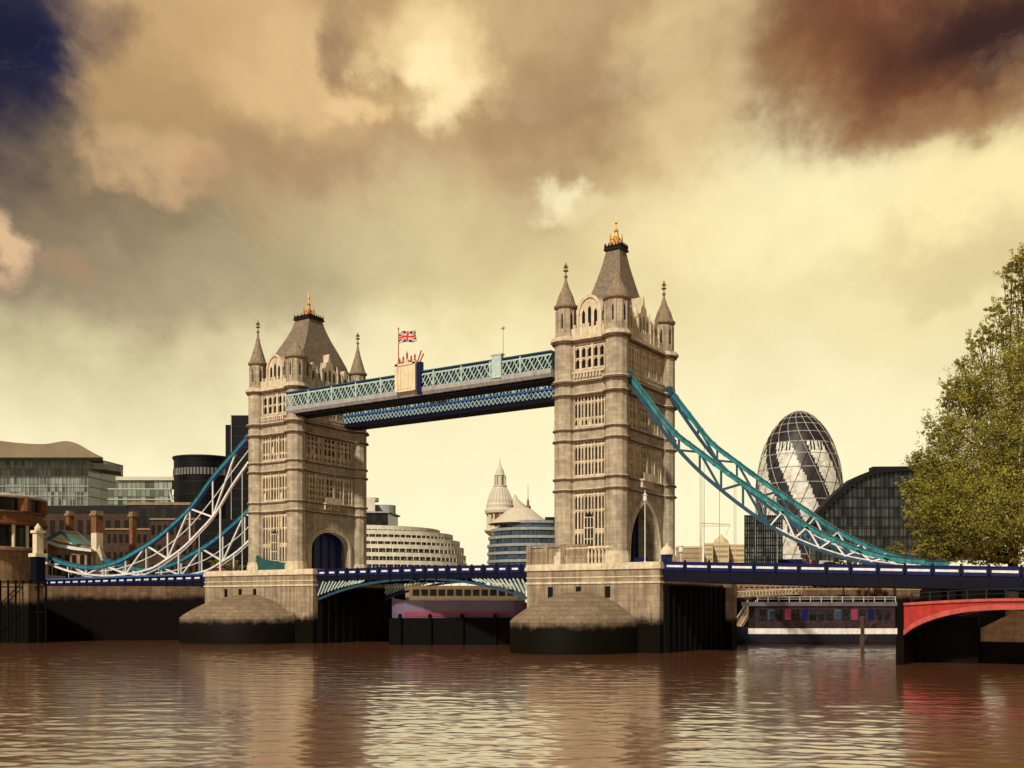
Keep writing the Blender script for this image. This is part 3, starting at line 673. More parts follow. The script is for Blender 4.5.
# ------------------------------------------------------------------ decks
DX = [(-200, 12.2), (-164, 12.45), (-91, 12.95), (-60, 13.35), (-35, 13.45), (-15, 13.25), (8, 13.2), (56, 11.45), (90, 10.2)]
def dz(x):
    for (a, za), (b, zb) in zip(DX, DX[1:]):
        if x <= b: return za + (zb - za) * (x - a) / (b - a)
    return DX[-1][1]
def span(x0, x1, yn, yf, label, depth, name='bridge_deck', dash=2.5, gap=.65, n_seg=12, bottom=None, lower=M['navy2']):
    t = thing(name, label, 'bridge deck', ((x0 + x1) / 2, (yn + yf) / 2, dz((x0 + x1) / 2) - 2), 'blue painted deck spans')
    xs = [x0 + (x1 - x0) * i / n_seg for i in range(n_seg + 1)]
    def strip(top, bot, ya, yb, name_, m, parent=t):
        b = MB(); vs = []; fs = []
        for x in xs: vs += [(x, ya, bot(x)), (x, yb, bot(x)), (x, yb, top(x)), (x, ya, top(x))]
        for i in range(n_seg):
            for k in range(4): fs.append((i * 4 + k, i * 4 + (k + 1) % 4, (i + 1) * 4 + (k + 1) % 4, (i + 1) * 4 + k))
        fs += [(0, 1, 2, 3), (n_seg * 4, n_seg * 4 + 1, n_seg * 4 + 2, n_seg * 4 + 3)]
        b.add(vs, fs); return b.build(name_, m, parent)
    strip(lambda x: dz(x) - .95, lambda x: dz(x) - 1.35, yn + .3, yf - .3, 'roadway', M['asphalt'])
    for s_, yy in ((-1, yn), (1, yf)):
        w = .3 * s_
        bt = bottom or (lambda x: dz(x) - depth)
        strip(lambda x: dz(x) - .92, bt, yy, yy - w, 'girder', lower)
        strip(lambda x: dz(x) - .0, lambda x: dz(x) - .92, yy - w * .1, yy - w * .7, 'parapet', M['navy'])
        strip(lambda x: dz(x) + .14, lambda x: dz(x) + .0, yy + w * .25, yy - w * 1.1, 'handrail', M['navy'])
        strip(lambda x: dz(x) - .9, lambda x: dz(x) - 1.1, yy + w * .4, yy - .0, 'moulding', M['navy'])
    # white panels and posts on the near side
    x = x0 + .6; po = MB(); i = 0; rnd = random.Random(int(x0))
    while x + dash < x1:
        L_ = dash * rnd.uniform(.82, 1.05)
        q = MB(); zz = dz(x + L_ / 2)
        q.prism([(x, dz(x) - .66), (x + L_, dz(x + L_) - .66), (x + L_, dz(x + L_) - .36), (x, dz(x) - .36)], lambda a, b_: (a, yn - .03, b_), lambda a, b_: (a, yn + .1, b_))
        q.build('parapet_panel', M['white'], t)
        po = MB(); po.box(x + L_ + gap / 2 - .14, x + L_ + gap / 2 + .14, yn - .12, yn + .1, zz - 2.2, zz + .3); po.build('post', M['navy2'], t)
        x += L_ + gap
    # cross girders under the deck
    cg = MB(); n = int((x1 - x0) / 5)
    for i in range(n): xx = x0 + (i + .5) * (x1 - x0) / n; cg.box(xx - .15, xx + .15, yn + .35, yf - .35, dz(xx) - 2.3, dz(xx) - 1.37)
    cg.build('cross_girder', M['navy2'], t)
    return t
YN, YF = -1.0, 17.6
span(8.05, 78, YN, YF, 'right approach deck with dark blue girder and white parapet panels, running to the right edge', 2.75, dash=2.9)
span(-152, -90.2, YN, YF, 'left approach deck with bright blue rail beside the left embankment', 2.4, dash=1.7, gap=1.1)
def soff(x):
    a = (x + 60.9) / (60.9 - 14.8); a = min(1, max(0, a))
    return dz(x) - (2.0 + 3.4 * abs(2 * a - 1) ** 2.2)
ctr = span(-60.8, -14.9, YN, YF, 'central opening span with navy rail above arched girders', 2.0, dash=1.3, gap=1.25, n_seg=24, bottom=lambda x: dz(x) - 2.0)
# bascule trusses below the deck, one arched frame each half
for s_ in (0, 1):
    for yy in (YN + .05, YF - .35):
        b = MB(); n = 9
        X = [(-60.6 + i * 2.45) if s_ == 0 else (-15.1 - i * 2.45) for i in range(n + 1)]
        for i in range(n):
            b.beam((X[i], yy + .15, soff(X[i])), (X[i + 1], yy + .15, soff(X[i + 1])), .3, .42)
            b.beam((X[i], yy + .15, dz(X[i]) - 2.05), (X[i], yy + .15, soff(X[i])), .18)
        b.build('bascule_arch', M['tealdark'], ctr)
        b = MB()
        for i in range(5):
            for j in range(3):
                xa = X[i] + (X[i + 1] - X[i]) * j / 3; xb = xa + (X[i + 1] - X[i]) * .55
                zt = dz(xa) - 2.05; zb = soff(xb) + .25
                if zt - zb > .4: b.beam((xa, yy + .05, zb), (xb, yy + .05, zt), .3, .2)
        b.build('lattice', M['tealpale'], ctr)
# bright blue top rail of the left approach
b = MB(); b.beam((-150, YN - .2, dz(-150) + .2), (-90.4, YN - .2, dz(-90.4) + .2), .2, .34); 
tag(b.build('handrail', M['bluerail']), 'bright blue service rail on the left approach', 'rail') if False else b.build('service_rail', M['bluerail'], [o for o in COL.objects if o.name.startswith('bridge_deck') and o.get('label', '').startswith('left')][0])

# ------------------------------------------------------------------ high level walkways
def walkway(ya, yb, label, crest):
    xa, xb = (-67.9, -10.4) if crest else (-66.4, -9.5)
    t = thing('high_walkway', label, 'walkway', ((xa + xb) / 2, (ya + yb) / 2, 42), 'high level walkways between the towers')
    zb, zt = 43.1, 46.2
    b = MB(); b.box(xa, xb, ya + .3, yb - .3, zb + .5, zt - .25); b.build('glazed_corridor', M['glasspale'], t)
    b = MB(); b.box(xa, xb, ya, yb, zt - .28, zt); b.box(xa, xb, ya - .22, yb + .22, zt, zt + .22); b.build('roof', M['tealdark'], t)
    b = MB()
    pts = [(ya - .25, zb + .55), (ya - .25, zb - .2), (ya + .1, zb - .7), (yb - .1, zb - .7), (yb + .25, zb - .2), (yb + .25, zb + .55)]
    b.px(pts, xa, xb); b.build('bottom_girder', M['greysoffit'] if crest else M['tealdark'], t)
    if not crest:
        b = MB(); n = 64; w = (xb - xa) / n; yf_ = ya - .3
        for i in range(n):
            x0_ = xa + i * w; b.beam((x0_, yf_, zb - .65), (x0_ + w, yf_, zb + .5), .11, .1); b.beam((x0_, yf_ - .03, zb + .5), (x0_ + w, yf_ - .03, zb - .65), .11, .1)
        b.build('girder_lattice', M['tealpale'], t)
        b = MB(); b.box(xa, xb, ya - .5, ya - .2, zb + .6, zb + .9); b.build('blue_band', M['bluerail'], t)
    b = MB(); b.box(xa, xb, ya + (.5 if crest else -.1), yb - .5, zb - (1.15 if crest else 1.4), zb - .702)
    n = 26
    for i in range(n): xx = xa + (i + .5) * (xb - xa) / n; b.box(xx - .15, xx + .15, ya + .2, yb - .2, zb - .95, zb - .705)
    b.build('soffit', M['navy2'], t)
    for yy, sg in ((ya, -1), (yb, 1)):
        lt = MB(); n = 40; w = (xb - xa) / n; z0, z1 = zb + .58, zt - .3
        for i in range(n):
            x0_, x1_ = xa + i * w, xa + (i + 1) * w
            y_ = yy + .05 * sg
            lt.beam((x0_, y_, z0), (x1_, y_, z1), .13, .13); lt.beam((x0_, y_ + .02 * sg, z1), (x1_, y_ + .02 * sg, z0), .13, .13)
            lt.beam((x0_, y_, (z0 + z1) / 2), ((x0_ + x1_) / 2, y_, z1), .12); lt.beam(((x0_ + x1_) / 2, y_, z0), (x1_, y_, (z0 + z1) / 2), .12)
            if i % 4 == 0: lt.box(x0_ - .13, x0_ + .13, yy - .18, yy + .18, zb + .56, zt)
        lt.box(xa, xb, yy - .1, yy + .1, zt - .5, zt - .28)
        lt.build('lattice', M['tealpale'], t)
    if crest:
        X1 = -38.9
        b = MB(); b.box(X1 - 2.1, X1 + 2.1, ya - .75, ya + .3, 43.2, 47.6); b.box(X1 - 2.3, X1 + 2.3, ya - .9, ya + .4, 47.6, 47.95)
        for dx in (-1.9, 1.9): b.box(X1 + dx - .3, X1 + dx + .3, ya - .9, ya - .6, 43.2, 48.2)
        for dx in (-1.3, -.5, .4, 1.2): b.box(X1 + dx - .28, X1 + dx + .28, ya - .82, ya - .74, 43.6, 46.8)
        b.pz(octo(X1, ya - .4, .5), 47.95, 48.6)
        cb = b.build('crest', M['cream'], t)
        b = MB()
        for dx, h in ((-1.6, .9), (-.8, 1.2), (0, 1.9), (.9, 1.1), (1.7, 1.3)): b.lathe(X1 + dx, ya - .3, [(.28, 47.95), (.35, 48.3), (.14, 48.6), (.2, 48.0 + h * .8), (.04, 48.2 + h)], 6)
        b.beam((X1 + 2.2, ya - .3, 47.8), (X1 + 3.1, ya - .3, 49.8), .16); b.beam((X1 + 2.7, ya - .3, 47.8), (X1 + 3.6, ya - .3, 49.2), .16)
        b.build('crest_ornament', M['redpale'], t)
        b = MB(); b.box(X1 + 2.3, X1 + 3.1, ya - .5, ya + .3, 42.5, 47.9); b.build('crest_side', M['navy'], t)
        X2 = -20.5
        b = MB(); b.box(X2 - .9, X2 + .9, ya - .45, ya + .3, 43.3, 46.9); b.box(X2 - 1.1, X2 + 1.1, ya - .55, ya + .4, 46.9, 47.1); b.build('shield_plaque', M['tealpale'], t)
    return t
walkway(-1.75, 2.6, 'nearer high walkway with teal lattice, carrying the cream crest block', True)
walkway(12.4, 16.6, 'far high walkway seen below the crested one', False)

# flag and mast
X, Z = -43.3, 46.4
t = thing('flagpole', 'slim flagpole flying a red, white and dark flag above the high walkway', 'flagpole', (X, 1.0, Z))
b = MB(); b.lathe(X, 1.0, [(.14, Z), (.09, Z + 5), (.06, 55.0), (.13, 55.1), (.13, 55.3), (.03, 55.5)], 8); b.build('pole', M['redpale'], t)
fl = MB(); nx, nz_ = 36, 20; FL, FH = 3.9, 1.9
def flagmat(a, c):
    # a in 0..1 along, c in 0..1 up ; crosses of a union flag, in this photo's dark grade
    x = (a - .5) * 2; z = (c - .5)
    if abs(x) < .10 or abs(z) < .10: return 1
    if abs(x) < .17 or abs(z) < .17: return 0
    dd = abs(z - x * .5) / 1.118; d2 = abs(z + x * .5) / 1.118
    m_ = min(dd, d2)
    if m_ < .035: return 1
    if m_ < .10: return 0
    return 2
vs = [(X + .1 + FL * i / nx, 1.0 + .22 * math.sin(i / nx * 9 + j * .12) * (i / nx) ** .6, 52.6 + FH * j / nz_ + .12 * math.sin(i / nx * 6)) for j in range(nz_ + 1) for i in range(nx + 1)]
fl.add(vs, [])
for j in range(nz_):
    for i in range(nx):
        fl.f.append((j * (nx + 1) + i, j * (nx + 1) + i + 1, (j + 1) * (nx + 1) + i + 1, (j + 1) * (nx + 1) + i)); fl.mi.append(flagmat((i + .5) / nx, (j + .5) / nz_))
M['flagnavy'] = mat('flag_navy', (.012, .014, .03), .8); M['flagred'] = mat('flag_red', (.5, .03, .02), .8)
fo = fl.build('flag', [M['white'], M['flagred'], M['flagnavy']], t, recalc=False, smooth=True)
md = fo.modifiers.new('thick', 'SOLIDIFY'); md.thickness = .02
X = -21.3
t = thing('lamp_mast', 'thin mast with a small lamp head above the shield plaque on the walkway', 'mast', (X, 1.0, 46.4))
b = MB(); b.lathe(X, 1.0, [(.07, 46.4), (.05, 51.8)], 6); b.build('pole', M['greysoffit'], t)
b = MB(); b.lathe(X, 1.0, [(.08, 51.8), (.22, 52.0), (.22, 52.2), (.08, 52.4)], 8); b.beam((X - .5, 1, 52.1), (X + .35, 1, 52.1), .12); b.build('lamp_head', M['greysoffit'], t)

# ------------------------------------------------------------------ suspension chains
def interp(pts, x):
    pts = sorted(pts)
    if x <= pts[0][0]: return pts[0][1]
    for (a, za), (b, zb) in zip(pts, pts[1:]):
        if x <= b: return za + (zb - za) * (x - a) / (b - a)
    return pts[-1][1]
def smooth_pts(pts):
    pts = sorted(pts); out = []
    for i in range(len(pts) - 1):
        p0 = pts[max(0, i - 1)]; p1 = pts[i]; p2 = pts[i + 1]; p3 = pts[min(len(pts) - 1, i + 2)]
        for k in range(4):
            t = k / 4; h = p2[0] - p1[0]
            m1 = (p2[1] - p0[1]) / max(.01, p2[0] - p0[0]) * h; m2 = (p3[1] - p1[1]) / max(.01, p3[0] - p1[0]) * h
            z = (2 * t ** 3 - 3 * t ** 2 + 1) * p1[1] + (t ** 3 - 2 * t ** 2 + t) * m1 + (-2 * t ** 3 + 3 * t ** 2) * p2[1] + (t ** 3 - t ** 2) * m2
            out.append((p1[0] + h * t, z))
    out.append(pts[-1]); return out
UR = [XZ(x, y, 1) for x, y in [(629, 374), (650, 402), (672, 430), (697, 450), (735, 478), (771, 502), (800, 522), (830, 538), (865, 552), (900, 560), (926, 562)]]
LR = [XZ(x, y, 1) for x, y in [(629, 380), (650, 412), (672, 442), (696, 468), (720, 489), (747, 510), (777, 530), (810, 546), (850, 559), (900, 567), (926, 569)]]
UL = [XZ(x, y, 1) for x, y in [(249, 436), (231, 457), (212, 479), (194, 504), (175, 523), (156, 539), (137, 551), (119, 561), (94, 567), (69, 564), (41, 554)]]
LL = [XZ(x, y, 1) for x, y in [(249, 462), (231, 488), (216, 513), (200, 531), (184, 547), (166, 560), (150, 569), (119, 575), (94, 575), (69, 571), (41, 561)]]
def chain(U, L, Y, label, side):
    U = smooth_pts(U); L = smooth_pts(L)
    xs0, xs1 = min(U[0][0], L[0][0]), max(U[-1][0], L[-1][0])
    mx = xs0 if side == 'r' else xs1
    t = thing('suspension_chain', label, 'suspension chain', (mx, Y, interp(U, mx)), 'suspension chains of the bridge')
    def chord(P, m, name, w, h):
        b = MB(); vs = []; fs = []
        for i, (x, z) in enumerate(P):
            a = P[max(0, i - 1)]; c = P[min(len(P) - 1, i + 1)]; d = Vector((c[0] - a[0], 0, c[1] - a[1])).normalized(); nrm = Vector((-d.z, 0, d.x))
            for s1, s2 in ((-1, -1), (1, -1), (1, 1), (-1, 1)):
                q = Vector((x, Y, z)) + nrm * h / 2 * s2; vs.append((q.x, Y + s1 * w / 2, q.z))
        n = len(P)
        for i in range(n - 1):
            for k in range(4): fs.append((i * 4 + k, i * 4 + (k + 1) % 4, (i + 1) * 4 + (k + 1) % 4, (i + 1) * 4 + k))
        fs += [(0, 1, 2, 3), (4 * n - 4, 4 * n - 3, 4 * n - 2, 4 * n - 1)]
        b.add(vs, fs)
        # flange plates
        return b.build(name, m, t)
    chord(U, M['teal'], 'upper_chord', .6, .7); chord(L, M['tealdark'] if side == 'r' else M['white'], 'lower_chord', .5, .46 if side == 'r' else .36)
    chord([(x, z + .36) for x, z in U], M['tealdark'], 'top_flange', .85, .10)
    b = MB(); n = 13 if side == 'r' else 10
    X = [xs0 + (xs1 - xs0) * (i + .5) / n for i in range(n)]
    for i in range(n - 1):
        a, c = X[i], X[i + 1]; ua, la, uc, lc = interp(U, a), interp(L, a), interp(U, c), interp(L, c)
        if ua - la < .5 and uc - lc < .5: continue
        if (i % 2 == 0): b.beam((a, Y, la), (c, Y, uc), .34, .3)
        else: b.beam((a, Y, ua), (c, Y, lc), .34, .3)
        b.beam((a, Y, la), (a, Y, ua), .26)
    b.build('bracing', M['white'] if side == 'l' else M['tealdark'], t)
    if side == 'l':
        b = MB(); P = [(x, interp(L, x) + (z - interp(L, x)) * .45) for x, z in U if x > xs0 + (xs1 - xs0) * .30]
        b.tube([(x, Y - .1, z) for x, z in P], .12, 5); b.tube([(x, Y + .1, interp(L, x) - .7 * math.sin(math.pi * min(1, max(0, (x - xs0) / (xs1 - xs0))))) for x, z in U if x > xs0 + (xs1 - xs0) * .2], .11, 5); b.build('tie_rod', M['white'], t)
        chord([(x, z - .46) for x, z in U], M['bluerail'], 'bottom_flange', .8, .18)
    for i in range(20):
        x = xs0 + (xs1 - xs0) * (i + .5) / 20
        z = interp(U, x); z2 = interp(U, x + .1); a_ = math.atan2(z2 - z, .1); d_ = Vector((math.cos(a_), 0, math.sin(a_))) * .22
        b = MB(); b.beam(Vector((x, Y, z)) - d_, Vector((x, Y, z)) + d_, .68, .78); b.build('splice_plate', M['teal'], t)
    # slender white secondary ties at the low end
    if side == 'r':
        b = MB(); Xs = [xs0 + (xs1 - xs0) * f_ for f_ in (.52, .6, .68, .76, .84, .92)]
        for a, c in zip(Xs, Xs[1:]):
            b.beam((a, Y - .2, interp(L, a) + .2), ((a + c) / 2, Y - .2, interp(U, (a + c) / 2) - .1), .2); b.beam(((a + c) / 2, Y - .2, interp(U, (a + c) / 2) - .1), (c, Y - .2, interp(L, c) + .2), .2)
        b.tube([(x, Y - .25, z + .32) for x, z in L if x > Xs[0]], .1, 5)
        b.build('tie_rod', M['white'], t)
    b = MB(); n = 11 if side == 'l' else 5
    for i in range(n):
        x = xs0 + (xs1 - xs0) * (i + .7) / n; z = interp(L, x)
        if z - dz(x) > .6:
            b.beam((x, Y, dz(x) - 1), (x, Y, z), .07 if side == 'r' else (.26 if i in (5, 7, 9) else .1))
    b.build('hanger', M['white'] if side == 'l' else M['greysoffit'], t)
    # pin joint at the tower
    b = MB(); px_, pz_ = (U[0] if side == 'r' else U[-1]); b.py(octo(px_, pz_ - .3, .8), Y - .5, Y + .5); b.build('pin', M['tealdark'], t)
    return t
chain(UR, LR, 1.0, 'nearer teal suspension chain sweeping down right of the nearer tower', 'r')
chain([(x, z + .2) for x, z in UR], [(x, z + .2) for x, z in LR], 15.6, 'rear teal suspension chain right of the nearer tower, seen above and behind the front one', 'r')
chain(UL, LL, 1.0, 'front teal and white suspension chain dipping left of the farther tower', 'l')
chain(UL, LL, 15.6, 'rear teal and white suspension chain left of the farther tower, behind the front one', 'l')
# ------------------------------------------------------------------ background town
def zpx(py, d): return CZ + (HOR - py) / FPX * d
def fp(*pd): return [camxy(d, px) for px, d in pd]
def grow(pts, e):
    cx = sum(p[0] for p in pts) / len(pts); cy = sum(p[1] for p in pts) / len(pts); out = []
    for x, y in pts:
        d = math.hypot(x - cx, y - cy); k = (d + e) / d; out.append((cx + (x - cx) * k, cy + (y - cy) * k))
    return out
def cent(pts): return (sum(p[0] for p in pts) / len(pts), sum(p[1] for p in pts) / len(pts))
def floors(t, pts, z0, z1, n, glass, slab, eslab=.5, th=.5, roofmat=None, parts='floor_band', top=True, railm=None):
    b = MB(); b.pz(pts, z0, z1); fa = b.build('facade', glass, t)
    for i in range(n + (1 if top else 0)):
        z = z0 + (z1 - z0) * i / n; b = MB(); b.pz(grow(pts, eslab), z - th / 2, z + th / 2 - .003); b.build(parts, slab, t)
    return fa
def mullions(t, p, q, z0, z1, n, w, m, name='mullion', out=None):
    """one mesh of slender uprights along p-q"""
    b = MB()
    for i in range(n + 1):
        x = p[0] + (q[0] - p[0]) * i / n; y = p[1] + (q[1] - p[1]) * i / n; b.box(x - w / 2, x + w / 2, y - w / 2, y + w / 2, z0, z1)
    return b.build(name, m, t)
def ell(px, d, ra, rb, n=40, a0=0, a1=2 * math.pi):
    c = at(px, HOR, d); return [(c.x + RT.x * ra * math.cos(a) + FW.x * rb * math.sin(a), c.y + RT.y * ra * math.cos(a) + FW.y * rb * math.sin(a)) for a in [a0 + (a1 - a0) * i / n for i in range(n)]]
def B(name, label, pts, z=7.6, cat='building', group=None): c = cent(pts); return thing(name, label, cat, (c[0], c[1], z), group)

# 1 big glass office with overhanging curved brown roof (far left)
pts = fp((-60, 400), (88, 400), (122, 425), (122, 470), (-60, 470))
t = B('office_building', 'wide glass office block with overhanging curved brown roof at the far left', pts)
floors(t, pts, 7.6, zpx(457, 400), 15, M['gl_green'], M['greysoffit'], .5, .35)
mullions(t, pts[0], pts[1], 7.6, zpx(457, 400), 40, .35, M['greysoffit'])
b = MB(); prof = [(-70, 448), (-40, 441), (-10, 440), (20, 443), (45, 444), (66, 441), (78, 444), (92, 452), (103, 457.5)]
prof = smooth_pts(prof)
for i in range(len(prof) - 1):
    (xa, ya), (xb, yb) = prof[i], prof[i + 1]
    A, B_ = at(xa, ya, 392), at(xb, yb, 392); A2, B2 = at(xa, ya + 2, 470), at(xb, yb + 2, 470); lo = zpx(458.5, 395)
    b.add([(A.x, A.y, lo), (B_.x, B_.y, lo), (B2.x, B2.y, lo), (A2.x, A2.y, lo), A, B_, (B2.x, B2.y, B_.z), (A2.x, A2.y, A.z)], [(0, 3, 2, 1), (4, 5, 6, 7), (0, 1, 5, 4), (2, 3, 7, 6)] + ([(0, 4, 7, 3)] if i == 0 else []) + ([(1, 2, 6, 5)] if i == len(prof) - 2 else []))
M['copper'] = mat('brown_roof', (.22, .165, .105), .5, var=.2, vscale=.1)
b.build('roof', M['copper'], t)
# curved upper wing sloping down to the right
pts = fp((88, 402), (106, 404), (121, 412), (121, 440), (88, 440)); b = MB(); b.pz(pts, zpx(468, 400), zpx(462, 400)); b.build('terrace', M['greysoffit'], t)

# 2 smaller glass block
pts = fp((108, 360), (170, 360), (173, 395), (108, 395))
t = B('office_building', 'small pale green glass block with stepped flat top, next to the big curved-roof one', pts)
floors(t, pts, 7.6, zpx(489, 360), 11, M['gl_green'], M['pale_roof'], .3, .3)
pts2 = fp((118, 364), (172, 364), (172, 392), (118, 392)); b = MB(); b.pz(pts2, zpx(488.8, 360), zpx(479, 360)); b.build('upper_storey', M['gl_green'], t)
b = MB(); b.pz(grow(pts2, 1.2), zpx(479, 360) + .003, zpx(475.5, 360)); b.build('roof', M['pale_roof'], t)
# 3 dark drum
pts = ell(204, 350, 9.9, 9, 36)
t = B('office_building', 'dark rounded office drum with pale window band near its top, left of the black tower', pts)
floors(t, pts, 7.6, zpx(457, 341), 12, M['gl_black'], M['darkmetal'], .15, .5)
b = MB(); b.pz(grow(pts, .25), zpx(474, 341), zpx(467, 341)); b.build('window_band', M['bandwin'], t)
b = MB(); b.pz(grow(pts, .5), zpx(457, 341) + .3, zpx(454.5, 341)); b.build('roof', M['darkmetal'], t)
# 4 black skyscraper behind the far tower
pts = fp((231, 300), (262, 300), (262, 330), (231, 330))
t = B('skyscraper', 'tall black office tower rising directly behind the left side of the farther bridge tower', pts, cat='skyscraper')
floors(t, pts, 7.6, zpx(416, 300), 18, M['gl_black'], M['darkmetal'], .08, .4)
p2 = fp((225.5, 303), (231, 303), (231, 326), (225.5, 326)); b = MB(); b.pz(p2, 7.6, zpx(423, 300)); b.build('side_shaft', M['gl_black'], t)
b = MB(); a = at(231.5, HOR, 299.5); b.box(a.x - .12, a.x + .12, a.y - .12, a.y + .12, 7.6, zpx(417, 300)); b.build('corner_strip', M['greysoffit'], t)
pts = fp((196, 262), (262, 262), (262, 285), (196, 285))
t = B('office_building', 'low black glazed block at the foot of the black tower', pts); floors(t, pts, 7.6, zpx(520, 262), 6, M['gl_black'], M['darkmetal'], .1, .35)
# 5 dark flat roofs and brick blocks on the left bank
def brickblock(xa, xb, d, ytop, m, label, rows, cols, name='brick_building', roofd=1.0, group=None, wm_=None):
    pts = fp((xa, d), (xb, d), (xb, d + 22), (xa, d + 22)); t = B(name, label, pts, group=group)
    z1 = zpx(ytop, d); b = MB(); b.pz(pts, 7.6, z1); b.build('wall', m, t)
    b = MB(); b.pz(grow(pts, .4), z1 + .002, z1 + roofd); b.build('roof', M['darkmetal'] if roofd > .9 else M['tan'], t)
    A = Vector((*pts[0], 0)); Bv = Vector((*pts[1], 0)); dirv = (Bv - A); L = dirv.length; dirv.normalize(); nrm = -FW
    h = z1 - 8.5
    for r in range(rows):
        for c in range(cols):
            u0 = L * (c + .22) / cols; u1 = L * (c + .78) / cols; za = 8.5 + h * (r + .25) / rows; zb = 8.5 + h * (r + .75) / rows
            w = MB(); w.prism([(u0, za), (u1, za), (u1, zb), (u0, zb)], lambda a_, b_: tuple(A + dirv * a_ + nrm * .03)[:2] + (b_,), lambda a_, b_: tuple(A + dirv * a_ - nrm * .1)[:2] + (b_,)); w.build('window', wm_ or M['dark'], t)
    return t
brickblock(20, 150, 330, 513, M['brickred'], 'long dark-roofed brick block under the big glass office', 3, 14, roofd=2.4)
brickblock(106, 160, 300, 530, M['brickred'], 'narrow-windowed brick block with dark window rows, right of the cream pillar', 4, 9, roofd=.5)
brickblock(150, 200, 290, 520, M['brickred'], 'brown brick block below the dark rounded drum', 4, 8, roofd=.5)
brickblock(128, 196, 315, 505, M['gl_dark'], 'low grey glazed block with a sloping top between the pale block and the drum', 2, 10, name='office_building', roofd=.8)

# 6 banded building between the towers (left)
lab = 'cream office with stepped curved ribbon-window floors right of the farther bridge tower'
t0 = thing('curved_office', lab, 'building', tuple(at(375, HOR, 330)[:2]) + (7.6,))
fl_ = [(568, 105), (560, 104), (552, 102), (545, 98), (538, 91), (532, 78)]
for i, (yy, r) in enumerate(fl_):
    cpx = 362; ra = r / FPX * 330; pts = ell(cpx, 345, ra * 345 / 330, 26, 48)
    zt_ = zpx(yy - 7.5 if i < 5 else 525.5, 322); zb_ = zpx(yy, 322)
    wb_ = MB(); wb_.pz(grow(pts, -.5), zb_, zt_)
    b = MB(); b.pz(pts, zt_ - 1.25, zt_); b.build('floor_band', M['palestone'], t0)
    b = wb_; b.cur = 1
    for k in range(24, 48):
        p = pts[k]; q = pts[(k + 1) % 48]
        for f_ in (0, .5): b.box(p[0] + (q[0] - p[0]) * f_ - .1, p[0] + (q[0] - p[0]) * f_ + .1, p[1] + (q[1] - p[1]) * f_ - .1, p[1] + (q[1] - p[1]) * f_ + .1, zb_, zt_ - 1.25)
    b.build('window_band', [M['bandwin'], M['palestone']], t0)
pts = fp((340, 330), (388, 330), (398, 345), (340, 360)); b = MB(); b.pz(pts, zpx(527, 330), zpx(513, 330)); b.build('upper_storey', M['gl_dark'], t0)
b = MB(); b.pz(grow(pts, .8), zpx(513, 330) + .003, zpx(511.5, 330)); b.build('roof', M['greysoffit'], t0)
b = MB(); b.pz(fp((350, 334), (375, 334), (375, 350), (350, 350)), zpx(511.4, 330), zpx(497, 330)); b.pz(ell(368, 340, 3.6, 3.5, 20), zpx(497, 330) - .5, zpx(495, 330)); b.build('plant_room', M['pale_roof'], t0)
b = MB(); b.pz(ell(384, 342, 3.9, 3.6, 24), zpx(511.4, 330), zpx(502, 330)); b.build('plant_drum', M['greysoffit'], t0)

# 7 domed grey building
t = thing('domed_office', 'grey banded round building with pale conical roof and spire, left of the nearer tower', 'building', tuple(at(530, HOR, 300)[:2]) + (7.6,))
for i, (yy, r) in enumerate([(567, 42), (559, 42), (551, 42), (543, 41), (535, 38), (528, 34)]):
    pts = ell(532, 310, r / FPX * 310 * 1.07, 12, 40); zb_ = zpx(yy, 300); zt_ = zpx(yy - 7.7, 300)
    b = MB(); b.pz(grow(pts, -.35), zb_, zt_); b.build('window_band', M['gl_blue'], t)
    b = MB(); b.pz(pts, zt_ - .8, zt_); b.build('floor_band', M['greysoffit'], t)
c = at(520, HOR, 308)
b = MB(); b.lathe(c.x, c.y, [(9.6, zpx(523, 303)), (8.6, zpx(521, 303)), (5.8, zpx(514, 303)), (3.6, zpx(508, 303)), (1.2, zpx(504.5, 303)), (.5, zpx(503, 303))], 24); b.build('conical_roof', M['pale_roof'], t)
b = MB(); c = at(528, HOR, 308); b.lathe(c.x, c.y, [(.9, zpx(507, 303)), (.9, zpx(505, 303)), (.4, zpx(503, 303)), (.35, zpx(499, 303)), (.1, zpx(496, 303)), (.05, zpx(482, 303))], 8); b.build('spire', M['finial'], t)
b = MB(); b.pz(fp((545, 300), (562, 300), (562, 315), (545, 315)), zpx(524, 300), zpx(517, 300)); b.build('plant_room', M['gl_dark'], t)

# 8 distant classical bell tower
D8 = 640; c = at(500, HOR, D8); k8 = D8 / FPX
t = thing('baroque_bell_tower', 'slender cream classical bell tower with ribbed cupola, left of the pale conical roof', 'church tower', (c.x, c.y, 7.6))
def z8(y): return zpx(y, D8)
b = MB(); b.lathe(c.x, c.y, [(10.5 * k8, 7.6), (10.5 * k8, z8(536))], 8, a0=R(10)); b.lathe(c.x, c.y, [(11 * k8, z8(536)), (16 * k8, z8(531.5)), (16 * k8, z8(530)), (12 * k8, z8(528))], 16)
b.build('shaft', M['cream'], t)
b = MB(); b.lathe(c.x, c.y, [(9 * k8, z8(529)), (9 * k8, z8(513))], 12)
for i in range(12): a = 2 * math.pi * i / 12 + .1; b.lathe(c.x + math.cos(a) * 12.4 * k8, c.y + math.sin(a) * 12.4 * k8, [(1.3 * k8, z8(529)), (1.0 * k8, z8(513))], 8)
b.build('belfry', M['cream'], t)
q = at(499, HOR, D8 - 12.6 * k8); b = MB(); f0 = lambda off: (lambda a_, z_: (q.x + RT.x * a_ * k8 + FW.x * off, q.y + RT.y * a_ * k8 + FW.y * off, z_))
b.prism([(-3.2, z8(527)), (3.2, z8(527)), (3.2, z8(517)), (1.8, z8(515)), (0, z8(514.3)), (-1.8, z8(515)), (-3.2, z8(517))], f0(-.4), f0(.6)); b.build('bell_opening', M['brick'], t)
